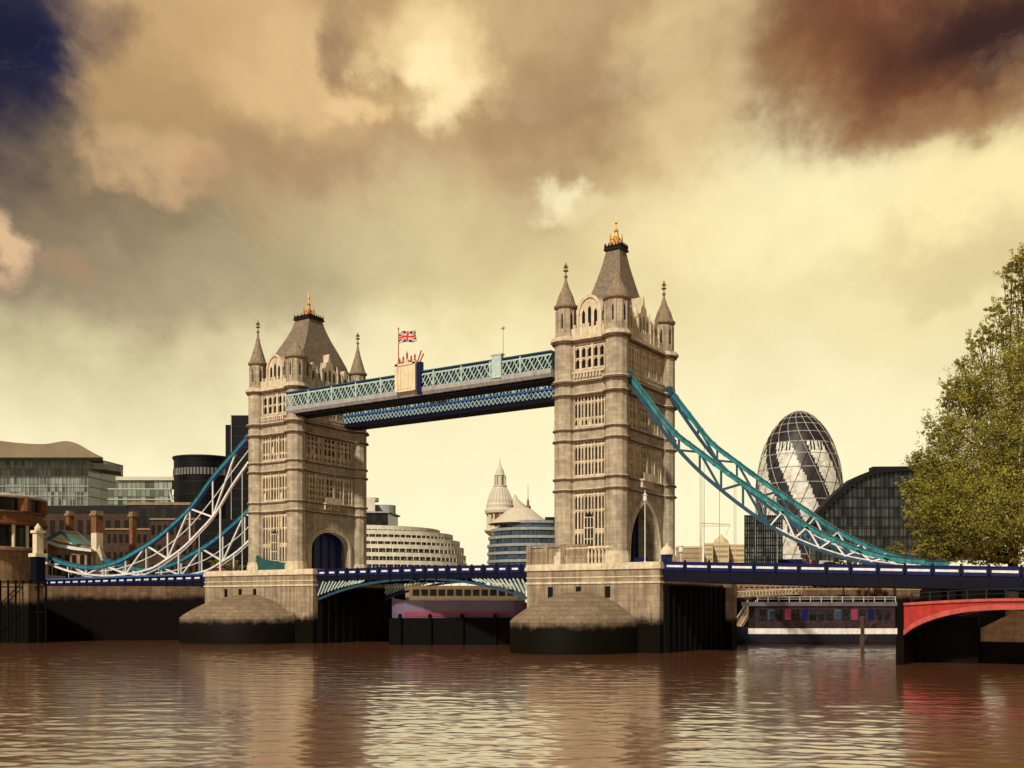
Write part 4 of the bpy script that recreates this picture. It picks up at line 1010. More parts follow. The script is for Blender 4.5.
b = MB(); b.lathe(c.x, c.y, [(15 * k8, z8(513.5)), (15.4 * k8, z8(511)), (13.6 * k8, z8(508)), (13.8 * k8, z8(505.5)), (12.4 * k8, z8(503)), (12 * k8, z8(500)), (9.8 * k8, z8(494)), (7.6 * k8, z8(489)), (6.4 * k8, z8(487))], 24)
for i in range(24): 
    a = 2 * math.pi * i / 24; b.tube([(c.x + math.cos(a) * r * k8, c.y + math.sin(a) * r * k8, z8(y)) for r, y in ((12.6, 503), (12.2, 500), (10, 494), (7.8, 489))], .45 * k8, 4)
b.build('cupola', M['pale_roof'], t)
b = MB(); b.lathe(c.x, c.y, [(7 * k8, z8(487)), (7 * k8, z8(485.8)), (4.2 * k8, z8(485.5)), (4.2 * k8, z8(476)), (5.2 * k8, z8(475.5)), (4.6 * k8, z8(474)), (3.4 * k8, z8(470)), (1.5 * k8, z8(466.5)), (.6 * k8, z8(463)), (.2 * k8, z8(458))], 12)
for i in range(8): a = 2 * math.pi * i / 8; b.lathe(c.x + math.cos(a) * 5.6 * k8, c.y + math.sin(a) * 5.6 * k8, [(.7 * k8, z8(485.6)), (.6 * k8, z8(475.5))], 6)
b.build('lantern', M['pale_roof'], t)
# twin tower partly hidden behind
c = at(515, HOR, 680); b = MB(); b.lathe(c.x, c.y, [(7, 7.6), (7, zpx(512, 680)), (8, zpx(511, 680)), (6.5, zpx(505, 680)), (2, zpx(499, 680)), (.3, zpx(494, 680))], 12)
tag(b.build('church_tower', M['pale_roof']), 'faint pale cupola just right of and behind the slender bell tower', 'church tower')

# 9 gherkin tower
D9 = 600; k9 = D9 / FPX; c = at(799, HOR, D9)
t = thing('egg_shaped_skyscraper', 'egg-shaped glass skyscraper with spiralling dark and pale glazing', 'skyscraper', (c.x, c.y, 7.6))
gp_ = [(590, 35), (575, 36.5), (560, 38), (540, 40), (520, 41.3), (500, 42), (485, 41.8), (470, 40), (458, 37.5), (447, 34), (438, 30), (430, 25.5), (423, 20), (417, 14), (413.5, 8.5), (411.5, 3)]
def gr(y):
    for (ya, ra), (yb, rb) in zip(gp_, gp_[1:]):
        if y >= yb: return rb + (ra - rb) * (y - yb) / (ya - yb)
    return 3
rows = 72; n = 144; m = MB(); vs = []
ys = [590 + (411.5 - 590) * (j / rows) for j in range(rows + 1)]
ys = [590 - 178.5 * math.sin(j / rows * math.pi / 2 * .98) / math.sin(math.pi / 2 * .98) for j in range(rows + 1)]
m.lathe(c.x, c.y, [(gr(y) * k9, zpx(y, D9)) for y in ys], n)
for f in range(len(m.f)):
    j, i = divmod(f, n)
    if j >= rows: m.mi[f] = 2; continue
    y = ys[j]
    sp = (i * .5 + (590 - y) * .12 + 10.4) % (72 / 7)
    m.mi[f] = 2 if y < 447 else (1 if sp < 4.6 else 0)
    if y < 456 and y >= 447 and ((i * 7) % 5 > 2): m.mi[f] = 2
M['gk_pale'] = mat('pale_glazing', (.62, .61, .56), .5, var=.45, vscale=.35, spec=.4); M['gk_dark'] = mat('dark_glazing', (.022, .02, .024), .45, var=.6, vscale=.2, spec=.4); M['gk_cap'] = mat('dark_cap', (.016, .012, .018), .5, var=.5, vscale=.2, spec=.4)
m.build('glazing', [M['gk_pale'], M['gk_dark'], M['gk_cap']], t)
for sg, nm in ((1, 'rib'), (-1, 'rib')):
    for i in range(18):
        pth = []
        for j in range(0, rows + 1, 1):
            y = ys[j]; a = 2 * math.pi * (i / 18) - sg * (590 - y) * .12 * 2 * math.pi / 72
            r = (gr(y) + .35) * k9; pth.append((c.x + math.cos(a) * r, c.y + math.sin(a) * r, zpx(y, D9)))
        b = MB(); b.tube(pth, .15 if sg > 0 else .15, 4); b.build('rib', M['pale_roof'] if sg > 0 else M['darkmetal'], t)
for j in range(4, rows - 2, 5):
    y = ys[j]; b = MB(); r = (gr(y) + .2) * k9; b.lathe(c.x, c.y, [(r, zpx(y, D9) - .25), (r, zpx(y, D9) + .25)], n); b.build('floor_ring', M['greysoffit'], t)
# block at its foot
pts = fp((745, 420), (782, 420), (782, 440), (745, 440)); t = B('office_building', 'dark green block with close vertical fins at the foot of the egg-shaped skyscraper', pts)
floors(t, pts, 7.6, zpx(516, 420), 12, M['gl_green'], M['darkmetal'], .2, .5); mullions(t, pts[0], pts[1], 7.6, zpx(515, 420), 16, .5, M['darkmetal'])

# 10 dark arched-roof building
D10 = 380
arc = [(812, 560), (812, 524), (820, 514), (830, 503), (842, 492), (854, 482), (866, 475.5), (880, 472), (895, 470.5), (925, 470), (960, 478), (985, 490), (985, 560)]
t = thing('arched_glass_hall', 'dark glass hall with a big curved black roof beside the tree', 'building', tuple(at(890, HOR, D10)[:2]) + (7.6,))
def cf(d): return lambda a_, b_: tuple(at(a_, b_, D10) + FW * d + RT * 0)
b = MB(); b.prism(arc, cf(0), cf(4)); b.build('facade', M['gl_arch'], t)
o = [(a_ - (2.5 if a_ < 860 else 0), b_ - 3) for a_, b_ in arc[1:-1]]; ii = [(a_ + .5, b_ + 1.5) for a_, b_ in arc[1:-1]]
b = MB(); b.prism(o + list(reversed(ii)), cf(-1.5), cf(5.5)); b.build('roof', M['darkmetal'], t)
b = MB(); b.prism([(873, 470), (873, 466.5), (930, 466), (930, 470)], cf(.1), cf(4.5)); b.build('roof_box', M['darkmetal'], t)
b = MB(); 
for i in range(27):
    xx = 816 + i * 4.6; top = None
    for (xa, ya), (xb, yb) in zip(arc[1:], arc[2:]):
        if xa <= xx <= xb and xb > xa: top = ya + (yb - ya) * (xx - xa) / (xb - xa)
    if top: p = at(xx, 560, D10 - .5); q = at(xx, top + 1, D10 - .5); b.beam(p, q, .22)
for yy in (487, 497, 507, 517, 527, 537, 547):
    xl = 812
    for (xa, ya), (xb, yb) in zip(arc[1:], arc[2:]):
        if ya >= yy >= yb and xb > xa and xb < 900: xl = xa + (xb - xa) * (ya - yy) / max(.1, (ya - yb))
    b.beam(at(xl + 2, yy, D10 - .6), at(975, yy, D10 - .6), .2)
b.build('mullion', M['darkmetal'], t)

# 11 faint far skyline right of the nearer tower
M['far1'] = mat('distant_haze_tone', (.58, .48, .31), .9, var=.12, vscale=.05, streak=.1); M['far2'] = mat('distant_tan_stone', (.36, .28, .18), .9, var=.2, vscale=.1)  # first pale tone puts the haze on far walls and cranes into colour
for i, (xa, xb, y, m_, lab_) in enumerate([(676, 702, 548, 'far2', 'low tan terrace just right of the nearer bridge tower, far off'), (704, 713, 545, 'far1', 'narrow pale far block left of the domed one'), (713, 729, 542, 'far1', 'pale domed far block above the deck'), (729, 746, 546, 'far1', 'pale far block just left of the finned green block')]):
    pts = fp((xa, 700 + i * 14), (xb, 700 + i * 14), (xb, 725 + i * 14), (xa, 725 + i * 14)); t = B('distant_building', lab_, pts, group='pale far buildings right of the nearer tower'); d_ = 700 + i * 14
    b = MB(); b.pz(pts, 7.6, zpx(y, d_)); b.build('wall', M[m_], t)
    b = MB(); c_ = cent(pts)
    if i == 2: b.lathe(c_[0], c_[1], [(5, zpx(y, d_)), (4.6, zpx(y - 3, d_)), (2, zpx(y - 6, d_)), (.3, zpx(y - 9, d_))], 16)
    else: b.pz(grow(pts, .5), zpx(y, d_) + .01, zpx(y, d_) + 1.2)
    b.build('roof', M['far1'], t)
    for r_ in range(3):
        b = MB(); p_ = at(xa + 1, HOR, d_ - .2); q_ = at(xb - 1, HOR, d_ - .2); z = zpx(y + 4 + r_ * 5, d_); b.beam((p_.x, p_.y, z), (q_.x, q_.y, z), .3, 1.3); b.build('window_row', M['far2'], t)
def crane(px, d, ytop, jx0, jx1, jy, label):
    p = at(px, HOR, d); z1 = zpx(ytop, d); t = thing('tower_crane', label, 'crane', (p.x, p.y, 7.6), 'pale far cranes')
    b = MB(); s = 1.0
    for sx in (-s / 2, s / 2): b.beam((p.x + RT.x * sx, p.y + RT.y * sx, 7.6), (p.x + RT.x * sx, p.y + RT.y * sx, z1), .22)
    n = int((z1 - 7.6) / 1.6)
    for i in range(n):
        za = 7.6 + (z1 - 7.6) * i / n; zb = 7.6 + (z1 - 7.6) * (i + 1) / n; sg = 1 if i % 2 else -1
        b.beam((p.x - RT.x * s / 2 * sg, p.y - RT.y * s / 2 * sg, za), (p.x + RT.x * s / 2 * sg, p.y + RT.y * s / 2 * sg, zb), .12)
    b.build('mast', M['far1'], t)
    if jx0 is not None:
        b = MB(); b.beam(at(jx0, jy, d), at(jx1, jy + 1.5, d), .45); b.beam(at(jx0, jy + 3, d), at(jx1, jy + 3, d), .3); b.beam(at(jx0, jy, d), at(px, jy + 28, d), .2); b.beam(at(jx1, jy + 2, d), at(jx1 - 4, jy + 12, d), .2); b.build('jib', M['far1'], t)
crane(701, 520, 470, 700, 730, 523, 'faint tall crane mast with a short low jib, right of the nearer tower')
crane(735, 540, 480, None, None, None, 'faint bare crane mast left of the egg-shaped skyscraper')

# ------------------------------------------------------------------ left abutment and quays
ax0, ax1 = -182, -151
t = thing('abutment_tower', 'round-fronted tan and orange stone abutment building at the left end of the bridge', 'building', (-168, 10, 8))
c = at(-18, HOR, 240); Rr = 13.6
zq = lambda y: zpx(y, 228)
b = MB(); b.lathe(c.x, c.y, [(Rr - 1.2, 2), (Rr - 1.2, zq(549))], 40); b.lathe(c.x, c.y, [(Rr + .2, zq(549)), (Rr + .2, zq(546)), (Rr - .2, zq(545.5))], 40); b.build('base', M['tan'], t)
b = MB(); b.lathe(c.x, c.y, [(Rr - 2.2, zq(546)), (Rr - 2.2, zq(522))], 40); w = b.build('gallery', M['dark'], t)
b = MB()
for i in range(22): a = 2 * math.pi * i / 22; b.lathe(c.x + math.cos(a) * (Rr - .7), c.y + math.sin(a) * (Rr - .7), [(.45, zq(546)), (.36, zq(545)), (.36, zq(524)), (.5, zq(522))], 8)
b.build('column', M['cream'], t)
b = MB(); b.lathe(c.x, c.y, [(Rr + .1, zq(523)), (Rr + .5, zq(521.5)), (Rr + .5, zq(520)), (Rr - .6, zq(519.8)), (Rr - .6, zq(511)), (Rr - .1, zq(510)), (Rr - .1, zq(508.5))], 40); b.build('frieze', M['brick'], t)
b = MB(); b.lathe(c.x, c.y, [(Rr - 1.4, zq(508.5)), (Rr - 1.4, zq(495))], 40); b.build('attic', M['dark'], t)
for i in range(10): a = 2 * math.pi * (i + .35) / 10; x_, y_ = c.x + math.cos(a) * (Rr - .9), c.y + math.sin(a) * (Rr - .9); b = MB(); b.lathe(x_, y_, [(1.5, zq(508.5)), (1.5, zq(495))], 10); b.build('attic_pier', M['brick'], t)
b = MB(); b.lathe(c.x, c.y, [(Rr + .1, zq(495)), (Rr + .3, zq(494)), (Rr + .3, zq(492.6)), (Rr - 1.5, zq(491)), (1, zq(490))], 40); b.build('roof', M['pale_roof'], t)
# chain anchorage pillar
a1 = at(38, HOR, 233); t = thing('anchorage_pillar', 'cream stepped pillar where the left chain meets the abutment', 'pillar', (a1.x, a1.y, 8))
b = MB(); b.cbox((a1.x, a1.y, zpx(557, 233)), 2.9, 2.9, .8); b.cbox((a1.x, a1.y, zpx(557, 233) + .8), 1.6, 1.6, 4.6); b.cbox((a1.x, a1.y, zpx(557, 233) + 5.4), 2.3, 2.3, .6); b.build('shaft', M['cream'], t)
b = MB(); b.cbox((a1.x, a1.y, 4), 2.2, 2.2, zpx(557, 233) - 4); b.build('base', M['navy2'], t)
b = MB(); b.lathe(a1.x, a1.y, [(.7, zpx(557, 233) + 6), (.8, zpx(557, 233) + 6.6), (.1, zpx(557, 233) + 7.6)], 8); b.build('cap', M['cream'], t)
# orange gate pillars behind the left deck
def pillar(px, d, ytop, w, label, m=None):
    p = at(px, HOR, d); t = thing('gate_pillar', label, 'pillar', (p.x, p.y, 8), 'orange stone pillars behind the left deck')
    z1 = zpx(ytop, d); b = MB(); b.cbox((p.x, p.y, 7.7), w, w, z1 - 7.7 - 1.2); b.cbox((p.x, p.y, 7.7), w + .8, w + .8, 4); b.build('shaft', m or M['brick'], t)
    b = MB(); b.cbox((p.x, p.y, z1 - 1.2), w + .5, w + .5, .5); b.cbox((p.x, p.y, z1 - .7), w + .1, w + .1, .7); b.build('cap', M['tan'], t)
pillar(70, 255, 511, 1.4, 'slimmer orange pillar behind the gabled pavilion')
pillar(97, 252, 511, 2.0, 'stout orange and cream pillar right of the gabled pavilion', M['brick'])
pillar(133, 262, 512, 1.3, 'short orange pillar right of the stout one')
p = at(97, HOR, 250.3); b = MB(); b.cbox((p.x, p.y, 7.7), 2.1, 1.8, zpx(533, 250) - 7.7); b.lathe(p.x, p.y, [(3.2, 7.7), (2.4, zpx(560, 250)), (1.2, zpx(548, 250)), (.9, zpx(540, 250))], 8)
tag(b.build('stone_buttress', M['cream']), 'cream flared buttress in front of the stout orange pillar', 'buttress')
# gabled pavilion with teal barge boards
t = thing('riverside_pavilion', 'small pavilion with pale gable and teal barge boards behind the left chain', 'pavilion', tuple(at(62, HOR, 236)[:2]) + (8,))
dp = 246
def cq(off): return lambda a_, b_: tuple(at(a_, b_, dp) + FW * off)
b = MB(); b.prism([(48, 575), (48, 541), (64, 531), (79, 544), (92, 551), (92, 575)], cq(0), cq(9)); b.build('wall', M['tan'], t)
b = MB(); b.prism([(47, 539), (62, 529.5), (62, 533), (50, 541)], cq(-.7), cq(9.5)); b.prism([(62, 529.5), (80, 544), (76, 545), (62, 533)], cq(-.7), cq(9.5)); b.build('barge_board', M['teal'], t)
b = MB(); b.prism([(44, 541), (46, 539), (60, 544), (76, 547), (93, 549.5), (93, 552), (75, 550), (58, 547)], cq(-1.2), cq(-.3)); b.build('canopy', M['white'], t)
b = MB(); b.prism([(51, 540), (62, 534), (74, 544.5)], cq(-.5), cq(-.05)); b.build('gable_panel', M['cream'], t)
for i, xx in enumerate((50, 57, 65, 72, 80, 87)): b = MB(); b.prism([(xx, 575), (xx, 555), (xx + 4.4, 555), (xx + 4.4, 575)], cq(-.06), cq(.1)); b.build('window', M['dark'], t)

def seg_wall(name, label, p, q, th, z0, z1, m, cap=None, cat='wall'):
    p = Vector((*p, 0)); q = Vector((*q, 0)); d = (q - p).normalized(); nn = Vector((-d.y, d.x, 0)) * th
    if nn.dot(FW) < 0: nn = -nn
    pts = [(p.x, p.y), (q.x, q.y), (q.x + nn.x, q.y + nn.y), (p.x + nn.x, p.y + nn.y)]
    t = thing(name, label, cat, ((p.x + q.x) / 2, (p.y + q.y) / 2, 0)); b = MB(); b.pz(pts, z0, z1); b.build('face', m, t)
    if cap: b = MB(); b.pz(grow(pts, .3), z1 + .002, z1 + .4); b.build('coping', cap, t)
    return t
M['quayblack'] = mat('wet_shaded_quay', (.004, .003, .0025), .9, var=.5, vscale=.4, spec=.1, extra=blocks(2.2, .8, .03, .6))  # near-black joins wet stone with painted under-deck shade
M['quaylow'] = mat('dark_quay_stone', (.17, .115, .075), .9, var=.35, vscale=.4, bump=.3, spec=.1, extra=blocks(2.2, .8, .03, .6, tide=8.7, tidecol=(.0035, .0025, .002, 1)), streak=.4)  # dark tide tone also carries painted deck shade on the left wall
seg_wall('quay_wall', 'long quay wall on the left under the approach deck, dark from wet and painted shade, brown along its top', camxy(196, -120), camxy(205, 208), 3, -2, zpx(586, 200), M['quaylow'])
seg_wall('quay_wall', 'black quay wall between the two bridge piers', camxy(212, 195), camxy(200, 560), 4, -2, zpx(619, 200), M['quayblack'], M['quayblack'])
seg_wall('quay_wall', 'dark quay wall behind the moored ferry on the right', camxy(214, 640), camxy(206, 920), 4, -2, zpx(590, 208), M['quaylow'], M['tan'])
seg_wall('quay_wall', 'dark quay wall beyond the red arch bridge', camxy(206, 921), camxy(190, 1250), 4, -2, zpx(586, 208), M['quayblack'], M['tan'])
# iron fence along the left quay edge
t = thing('quay_railing', 'black iron quay railing at the far left in front of the abutment', 'railing', tuple(camxy(190, 20)) + (3,))
A = at(-30, HOR, 189); Bv = at(46, HOR, 190); b = MB()
for z in (zpx(582, 190), zpx(587, 190), zpx(612, 190)): b.beam((A.x, A.y, z), (Bv.x, Bv.y, z), .22)
b.build('rail', M['black'], t)
for i in range(11):
    p = A.lerp(Bv, i / 10); b = MB(); b.box(p.x - .13, p.x + .13, p.y - .13, p.y + .13, -1, zpx(580, 190)); b.build('post', M['black'], t)
p = at(22, HOR, 192.5); b = MB(); b.cbox((p.x, p.y, -2), 9, 3, zpx(584, 192) + 2); tag(b.build('quay_bastion', M['quay']), 'tan stone bastion behind the black railing at the far left', 'bastion')
# ------------------------------------------------------------------ boats
def boat(px0, px1, d, hull_top, hull_bot_z, label, hullm, cabm, roofm, wl_stripe, ycab, yroof, nwin, name='passenger_ferry', winm=None, flip=False, cat='boat'):
    c = at((px0 + px1) / 2, HOR, d); L = (px1 - px0) / FPX * d; h = L / 2; w = 3.2
    t = thing(name, label, cat, (c.x, c.y, 0))
    def T(a, b_): s = -1 if flip else 1; return (c.x + RT.x * a * s + FW.x * b_, c.y + RT.y * a * s + FW.y * b_)
    zt = zpx(hull_top, d)
    # hull: lofted rings, pointed bow at -h
    st = [(-h, .15, .5), (-h * .93, .45, .25), (-h * .8, .8, .08), (-h * .5, 1, 0), (h * .85, 1, 0), (h * .97, .9, .05), (h, .8, .12)]
    vs = []
    for a, k, up in st:
        for (kk, z) in ((.72, -1.0), (.95, .5), (1.0, zt + up * 1.6)):
            x0_, y0_ = T(a + (0 if z > .5 else (h * .02 if a < 0 else 0)), -w * k * kk); vs.append((x0_, y0_, z))
        for (kk, z) in ((1.0, zt + up * 1.6), (.95, .5), (.72, -1.0)):
            x0_, y0_ = T(a, w * k * kk); vs.append((x0_, y0_, z))
    fs = [(j * 6 + i, j * 6 + (i + 1) % 6, (j + 1) * 6 + (i + 1) % 6, (j + 1) * 6 + i) for j in range(len(st) - 1) for i in range(6)] + [tuple(range(6)), tuple(6 * (len(st) - 1) + i for i in range(6))]
    b = MB(); b.add(vs, fs); b.build('hull', hullm, t)
    b = MB(); z0 = zt - wl_stripe[1]; z1 = zt - wl_stripe[0]
    for s in (-1, 1): b.pz([T(-h * .8, s * (w * .8)), T(-h * .5, s * (w + .06)), T(h * .95, s * (w + .06)), T(h * .95, s * (w - .2)), T(-h * .5, s * (w - .2)), T(-h * .8, s * (w * .8 - .2))], z0, z1)
    b.build('stripe', wl_stripe[2], t)
    zc = zpx(ycab, d); b = MB(); b.pz([T(-h * .72, -w * .8), T(h * .9, -w * .85), T(h * .9, w * .85), T(-h * .72, w * .8)], zt - .1, zc); cab = b.build('cabin', cabm, t)
    for i in range(nwin):
        a0 = -h * .68 + (h * 1.54) * (i + .12) / nwin; a1 = -h * .68 + (h * 1.54) * (i + .88) / nwin
        for s in (-1, 1):
            b = MB(); b.pz([T(a0, s * (w * .86)), T(a1, s * (w * .87)), T(a1, s * w * .78), T(a0, s * w * .78)], zt + (zc - zt) * .38, zt + (zc - zt) * .86); b.build('window', (M['gl_dark'] if cabm is not M['cabdark'] else [M['gl_dark'], M['gl_blue'], M['gl_dark'], M['magenta'], M['gl_dark'], M['navy'], M['gl_dark'], M['gl_dark']][i % 8]), cab)
    zr = zpx(yroof, d); b = MB(); b.pz([T(-h * .8, -w * .9), T(h * .94, -w * .95), T(h * .94, w * .95), T(-h * .8, w * .9)], zc, zr); b.build('roof', roofm, t)
    b = MB(); b.pz([T(h * .3, -.7), T(h * .42, -.7), T(h * .42, .7), T(h * .3, .7)], zr, zr + 1.3); b.lathe(*T(h * .36, 0), [(.2, zr + 1.3), (.05, zr + 4)], 6); b.build('funnel', M['darkmetal'], t)
    # deck railing
    b = MB()
    for i in range(10):
        p = T(-h * .97 + i * h * .026, 0)
    n = 14
    for i in range(n):
        a = -h * .7 + i * h * 1.6 / (n - 1); p = T(a, -w * .93); b.box(p[0] - .04, p[0] + .04, p[1] - .04, p[1] + .04, zr, zr + .9)
    p = T(-h * .7, -w * .93); q = T(h * .9, -w * .93); b.beam((*p, zr + .9), (*q, zr + .9), .07); b.beam((*p, zr + .5), (*q, zr + .5), .05)
    b.build('railing', M['white'], t)
    return t
M['hullnavy'] = mat('dark_navy_hull', (.008, .009, .018), .4, var=.3, vscale=.5)
M['cabdark'] = mat('dark_red_brown_cabin', (.028, .014, .018), .6, var=.8, vscale=1.2)
M['lilac'] = mat('grey_lilac_roof', (.12, .105, .125), .6, var=.3, vscale=.6)
boat(728, 898, 186, 628, 0, 'long dark ferry with white gunwale and lilac roof moored right of the nearer pier', M['hullnavy'], M['cabdark'], M['lilac'], (.0, 1.0, M['white']), 606, 602, 16)
boat(392, 524, 185, 601, 0, 'purple-grey boat with long window row moored behind the central span', M['purple'], M['cream'], M['cream'], (1.9, 2.7, M['magenta']), 588, 586, 12)
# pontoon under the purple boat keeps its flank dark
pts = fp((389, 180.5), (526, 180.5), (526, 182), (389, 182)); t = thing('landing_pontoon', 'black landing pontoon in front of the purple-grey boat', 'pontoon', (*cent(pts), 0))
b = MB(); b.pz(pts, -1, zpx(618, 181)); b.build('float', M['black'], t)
for xx in (400, 430, 462, 495, 518): b = MB(); p = at(xx, HOR, 180.2); b.lathe(p.x, p.y, [(.35, -2), (.35, zpx(615, 181)), (.1, zpx(613.5, 181))], 8); b.build('mooring_pile', M['black'], t)
# promenade clutter behind the ferry: arcaded wall, gangway, kiosk
brickblock(728, 812, 224, 583, M['tan'], 'low tan arcade on the quay behind the left half of the ferry', 1, 16, name='riverside_arcade', roofd=.5)
brickblock(812, 893, 224, 580, M['brickred'], 'low red-brown arcade on the quay behind the right half of the ferry', 1, 14, name='riverside_arcade', roofd=.5)
def gangway(pa, pb, label, m):
    t = thing('gangway', label, 'gangway', tuple(pa)); pa = Vector(pa); pb = Vector(pb); b = MB(); b.beam(pa, pb, 1.6, .2); b.build('walkway', M['tan'], t)
    b = MB(); sd = (pb - pa).cross(Vector((0, 0, 1))).normalized() * .8
    for s in (-1, 1):
        b.beam(pa + sd * s + Vector((0, 0, 1.1)), pb + sd * s + Vector((0, 0, 1.1)), .12)
        for i in range(11): p = pa.lerp(pb, i / 10) + sd * s; b.beam(p, p + Vector((0, 0, 1.1)), .08); 
        for i in range(10): p = pa.lerp(pb, i / 10) + sd * s; q = pa.lerp(pb, (i + 1) / 10) + sd * s; b.beam(p, q + Vector((0, 0, 1.1)), .06)
    b.build('railing', m, t)
gangway(at(732, 640, 188) + Vector((0, 0, .3)), at(752, 606, 205), 'white latticed gangway at the bow of the dark ferry', M['white'])
gangway(at(735, 597, 207), at(800, 594, 209), 'pale footbridge above the dark ferry, near the pier', M['cream'])
def bus(px, d, zg, label):
    p = at(px, HOR, d); t = thing('double_decker_bus', label, 'bus', (0, 0, 0)); L = 5.2; w = 1.25
    b = MB(); b.py([(-L, .35), (L, .35), (L, 3.9), (L - .3, 4.3), (-L + .2, 4.3), (-L, 4.0)], -w, w); o = b.build('body', M['red'], t); m_ = o.modifiers.new('b', 'BEVEL'); m_.width = .12; m_.segments = 2
    for s in (-1, 1):
        for z0, z1 in ((1.35, 2.15), (2.95, 3.65)): b = MB(); b.py([(-L + .4, z0), (L - .4, z0), (L - .4, z1), (-L + .4, z1)], s * (w + .02), s * (w - .05)); b.build('window_band', M['dark'], t)
        for x in (-3.2, 3.1): b = MB(); b.prism([(x + .5 * math.cos(a * math.pi / 8), .5 + .5 * math.sin(a * math.pi / 8)) for a in range(16)], lambda q, r: (q, s * (w + .04), r), lambda q, r: (q, s * (w - .3), r)); b.build('wheel', M['tyre'], t)
    t.location = (p.x, p.y, zg); t.rotation_euler = (0, 0, math.atan2(RT.y, RT.x))
bus(843, 210.5, zpx(590, 208) + .35, 'small red double decker bus on the quay behind the stern of the dark ferry')
bus(878, 210.5, zpx(590, 208) + .35, 'red double decker bus on the quay nearest the red arch')
p = at(862, 640, 183); b = MB(); b.lathe(p.x, p.y, [(.45, -2), (.45, zpx(618, 183)), (.15, zpx(616, 183))], 10); b.beam((p.x, p.y, 0), (p.x + 1.6, p.y + 1, zpx(622, 183)), .3)
tag(b.build('mooring_dolphin', M['brickred']), 'leaning brown mooring post in front of the dark ferry', 'mooring post')
# ------------------------------------------------------------------ red arch bridge at the right
t = thing('arch_bridge', 'low red arched footbridge with a stone pier at the right edge', 'bridge', (46, -8, 0))
y0_, y1_ = -12, -2.2
def Xp(px, Y): return XZ(px, 600, Y)[0]
xa = Xp(903, y0_); xk = Xp(958, y0_); xe = xa + 46
def zp2(py, px): return XZ(px, py, y0_)[1]
n = 26; A0 = zp2(636, 905); K = zp2(609.5, 965)
SP = 24.0
def intr(x): a = (x - xa) / SP; a = min(1, max(0, a)); return A0 + (K - A0) * (1 - abs(2 * a - 1) ** 2.5) ** .8
top = lambda x: zp2(605.5, 930) + .5 * math.sin(min(1, max(0, (x - xa) / SP)) * math.pi) - .0
for yy, nm in ((y0_, 'spandrel'), (y1_ - .3, 'spandrel')):
    b = MB(); vs = []
    xs = [xa + SP * (i / n) for i in range(n + 1)]
    for x in xs: vs += [(x, yy, intr(x) + .55), (x, yy + .3, intr(x) + .55), (x, yy + .3, top(x)), (x, yy, top(x))]
    b.add(vs, [(i * 4 + k, i * 4 + (k + 1) % 4, (i + 1) * 4 + (k + 1) % 4, (i + 1) * 4 + k) for i in range(n) for k in range(4)] + [(0, 1, 2, 3), (4 * n, 4 * n + 1, 4 * n + 2, 4 * n + 3)]); b.build('spandrel', M['red'], t)
    b = MB(); vs = []
    for x in xs: vs += [(x, yy - .25, intr(x)), (x, yy + .5, intr(x)), (x, yy + .5, intr(x) + .6), (x, yy - .25, intr(x) + .6)]
    b.add(vs, [(i * 4 + k, i * 4 + (k + 1) % 4, (i + 1) * 4 + (k + 1) % 4, (i + 1) * 4 + k) for i in range(n) for k in range(4)] + [(0, 1, 2, 3), (4 * n, 4 * n + 1, 4 * n + 2, 4 * n + 3)]); b.build('arch_rib', M['redpale'], t)

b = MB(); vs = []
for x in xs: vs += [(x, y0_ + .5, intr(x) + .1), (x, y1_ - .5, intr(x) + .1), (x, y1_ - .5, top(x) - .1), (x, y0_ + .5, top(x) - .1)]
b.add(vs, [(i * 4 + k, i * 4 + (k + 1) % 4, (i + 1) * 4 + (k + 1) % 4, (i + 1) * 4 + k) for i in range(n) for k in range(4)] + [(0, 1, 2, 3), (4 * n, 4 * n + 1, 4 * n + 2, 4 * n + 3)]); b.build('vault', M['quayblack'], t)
b = MB(); b.box(xa - .8, xa + 41, y0_ - .3, y1_ + .3, top(xa) + .0, top(xa) + .25) if False else None
b = MB(); vs = []
for x in xs: vs += [(x, y0_ - .25, top(x) + .003), (x, y1_ + .25, top(x) + .003), (x, y1_ + .25, top(x) + .3), (x, y0_ - .25, top(x) + .3)]
b.add(vs, [(i * 4 + k, i * 4 + (k + 1) % 4, (i + 1) * 4 + (k + 1) % 4, (i + 1) * 4 + k) for i in range(n) for k in range(4)] + [(0, 1, 2, 3), (4 * n, 4 * n + 1, 4 * n + 2, 4 * n + 3)]); b.build('coping', M['redpale'], t)
b = MB(); b.box(xa - .55, xa + .1, y0_ - .4, y1_ + .6, 3.2, top(xa) + .7); b.build('pier', M['quaylow'], t)
b = MB(); b.box(xa - .7, xa + .2, y0_ - .5, y1_ + .8, -2, 3.2); b.build('pier_base', M['quaylow'], t)
b = MB(); b.box(xa + SP - .2, xa + SP + 5, y0_ - .7, y1_ + .6, -2, top(xa) + .4); b.build('abutment', M['tan'], t)
b = MB(); b.box(xa + .52, xa + 7.0, y1_ - 3.0, y1_ - 1.0, -2, 5.6); b.build('inner_wall', M['quayblack'], t)
b = MB(); b.py([(xa + 7.1, 2.6), (xa + SP - .3, 2.6), (xa + SP - .3, 6.6), (xa + 11, 6.3), (xa + 7.1, 4.2)], y1_ - 1.6, y1_ - .7); b.build('side_wall', M['tan'], t)
b = MB(); b.py([(xa + 7.1, -1), (xa + SP - .3, -1), (xa + SP - .3, 2.6), (xa + 7.1, 2.6)], y1_ - 1.7, y1_ - .6); b.build('wall_footing', M['quayblack'], t)
for i in range(12): x = xa + 1 + i * 2; b = MB(); b.cbox((x, y0_ - .1, top(x) + .3), .18, .18, 1.1); b.build('railing_post', M['darkmetal'], t)
b = MB(); 
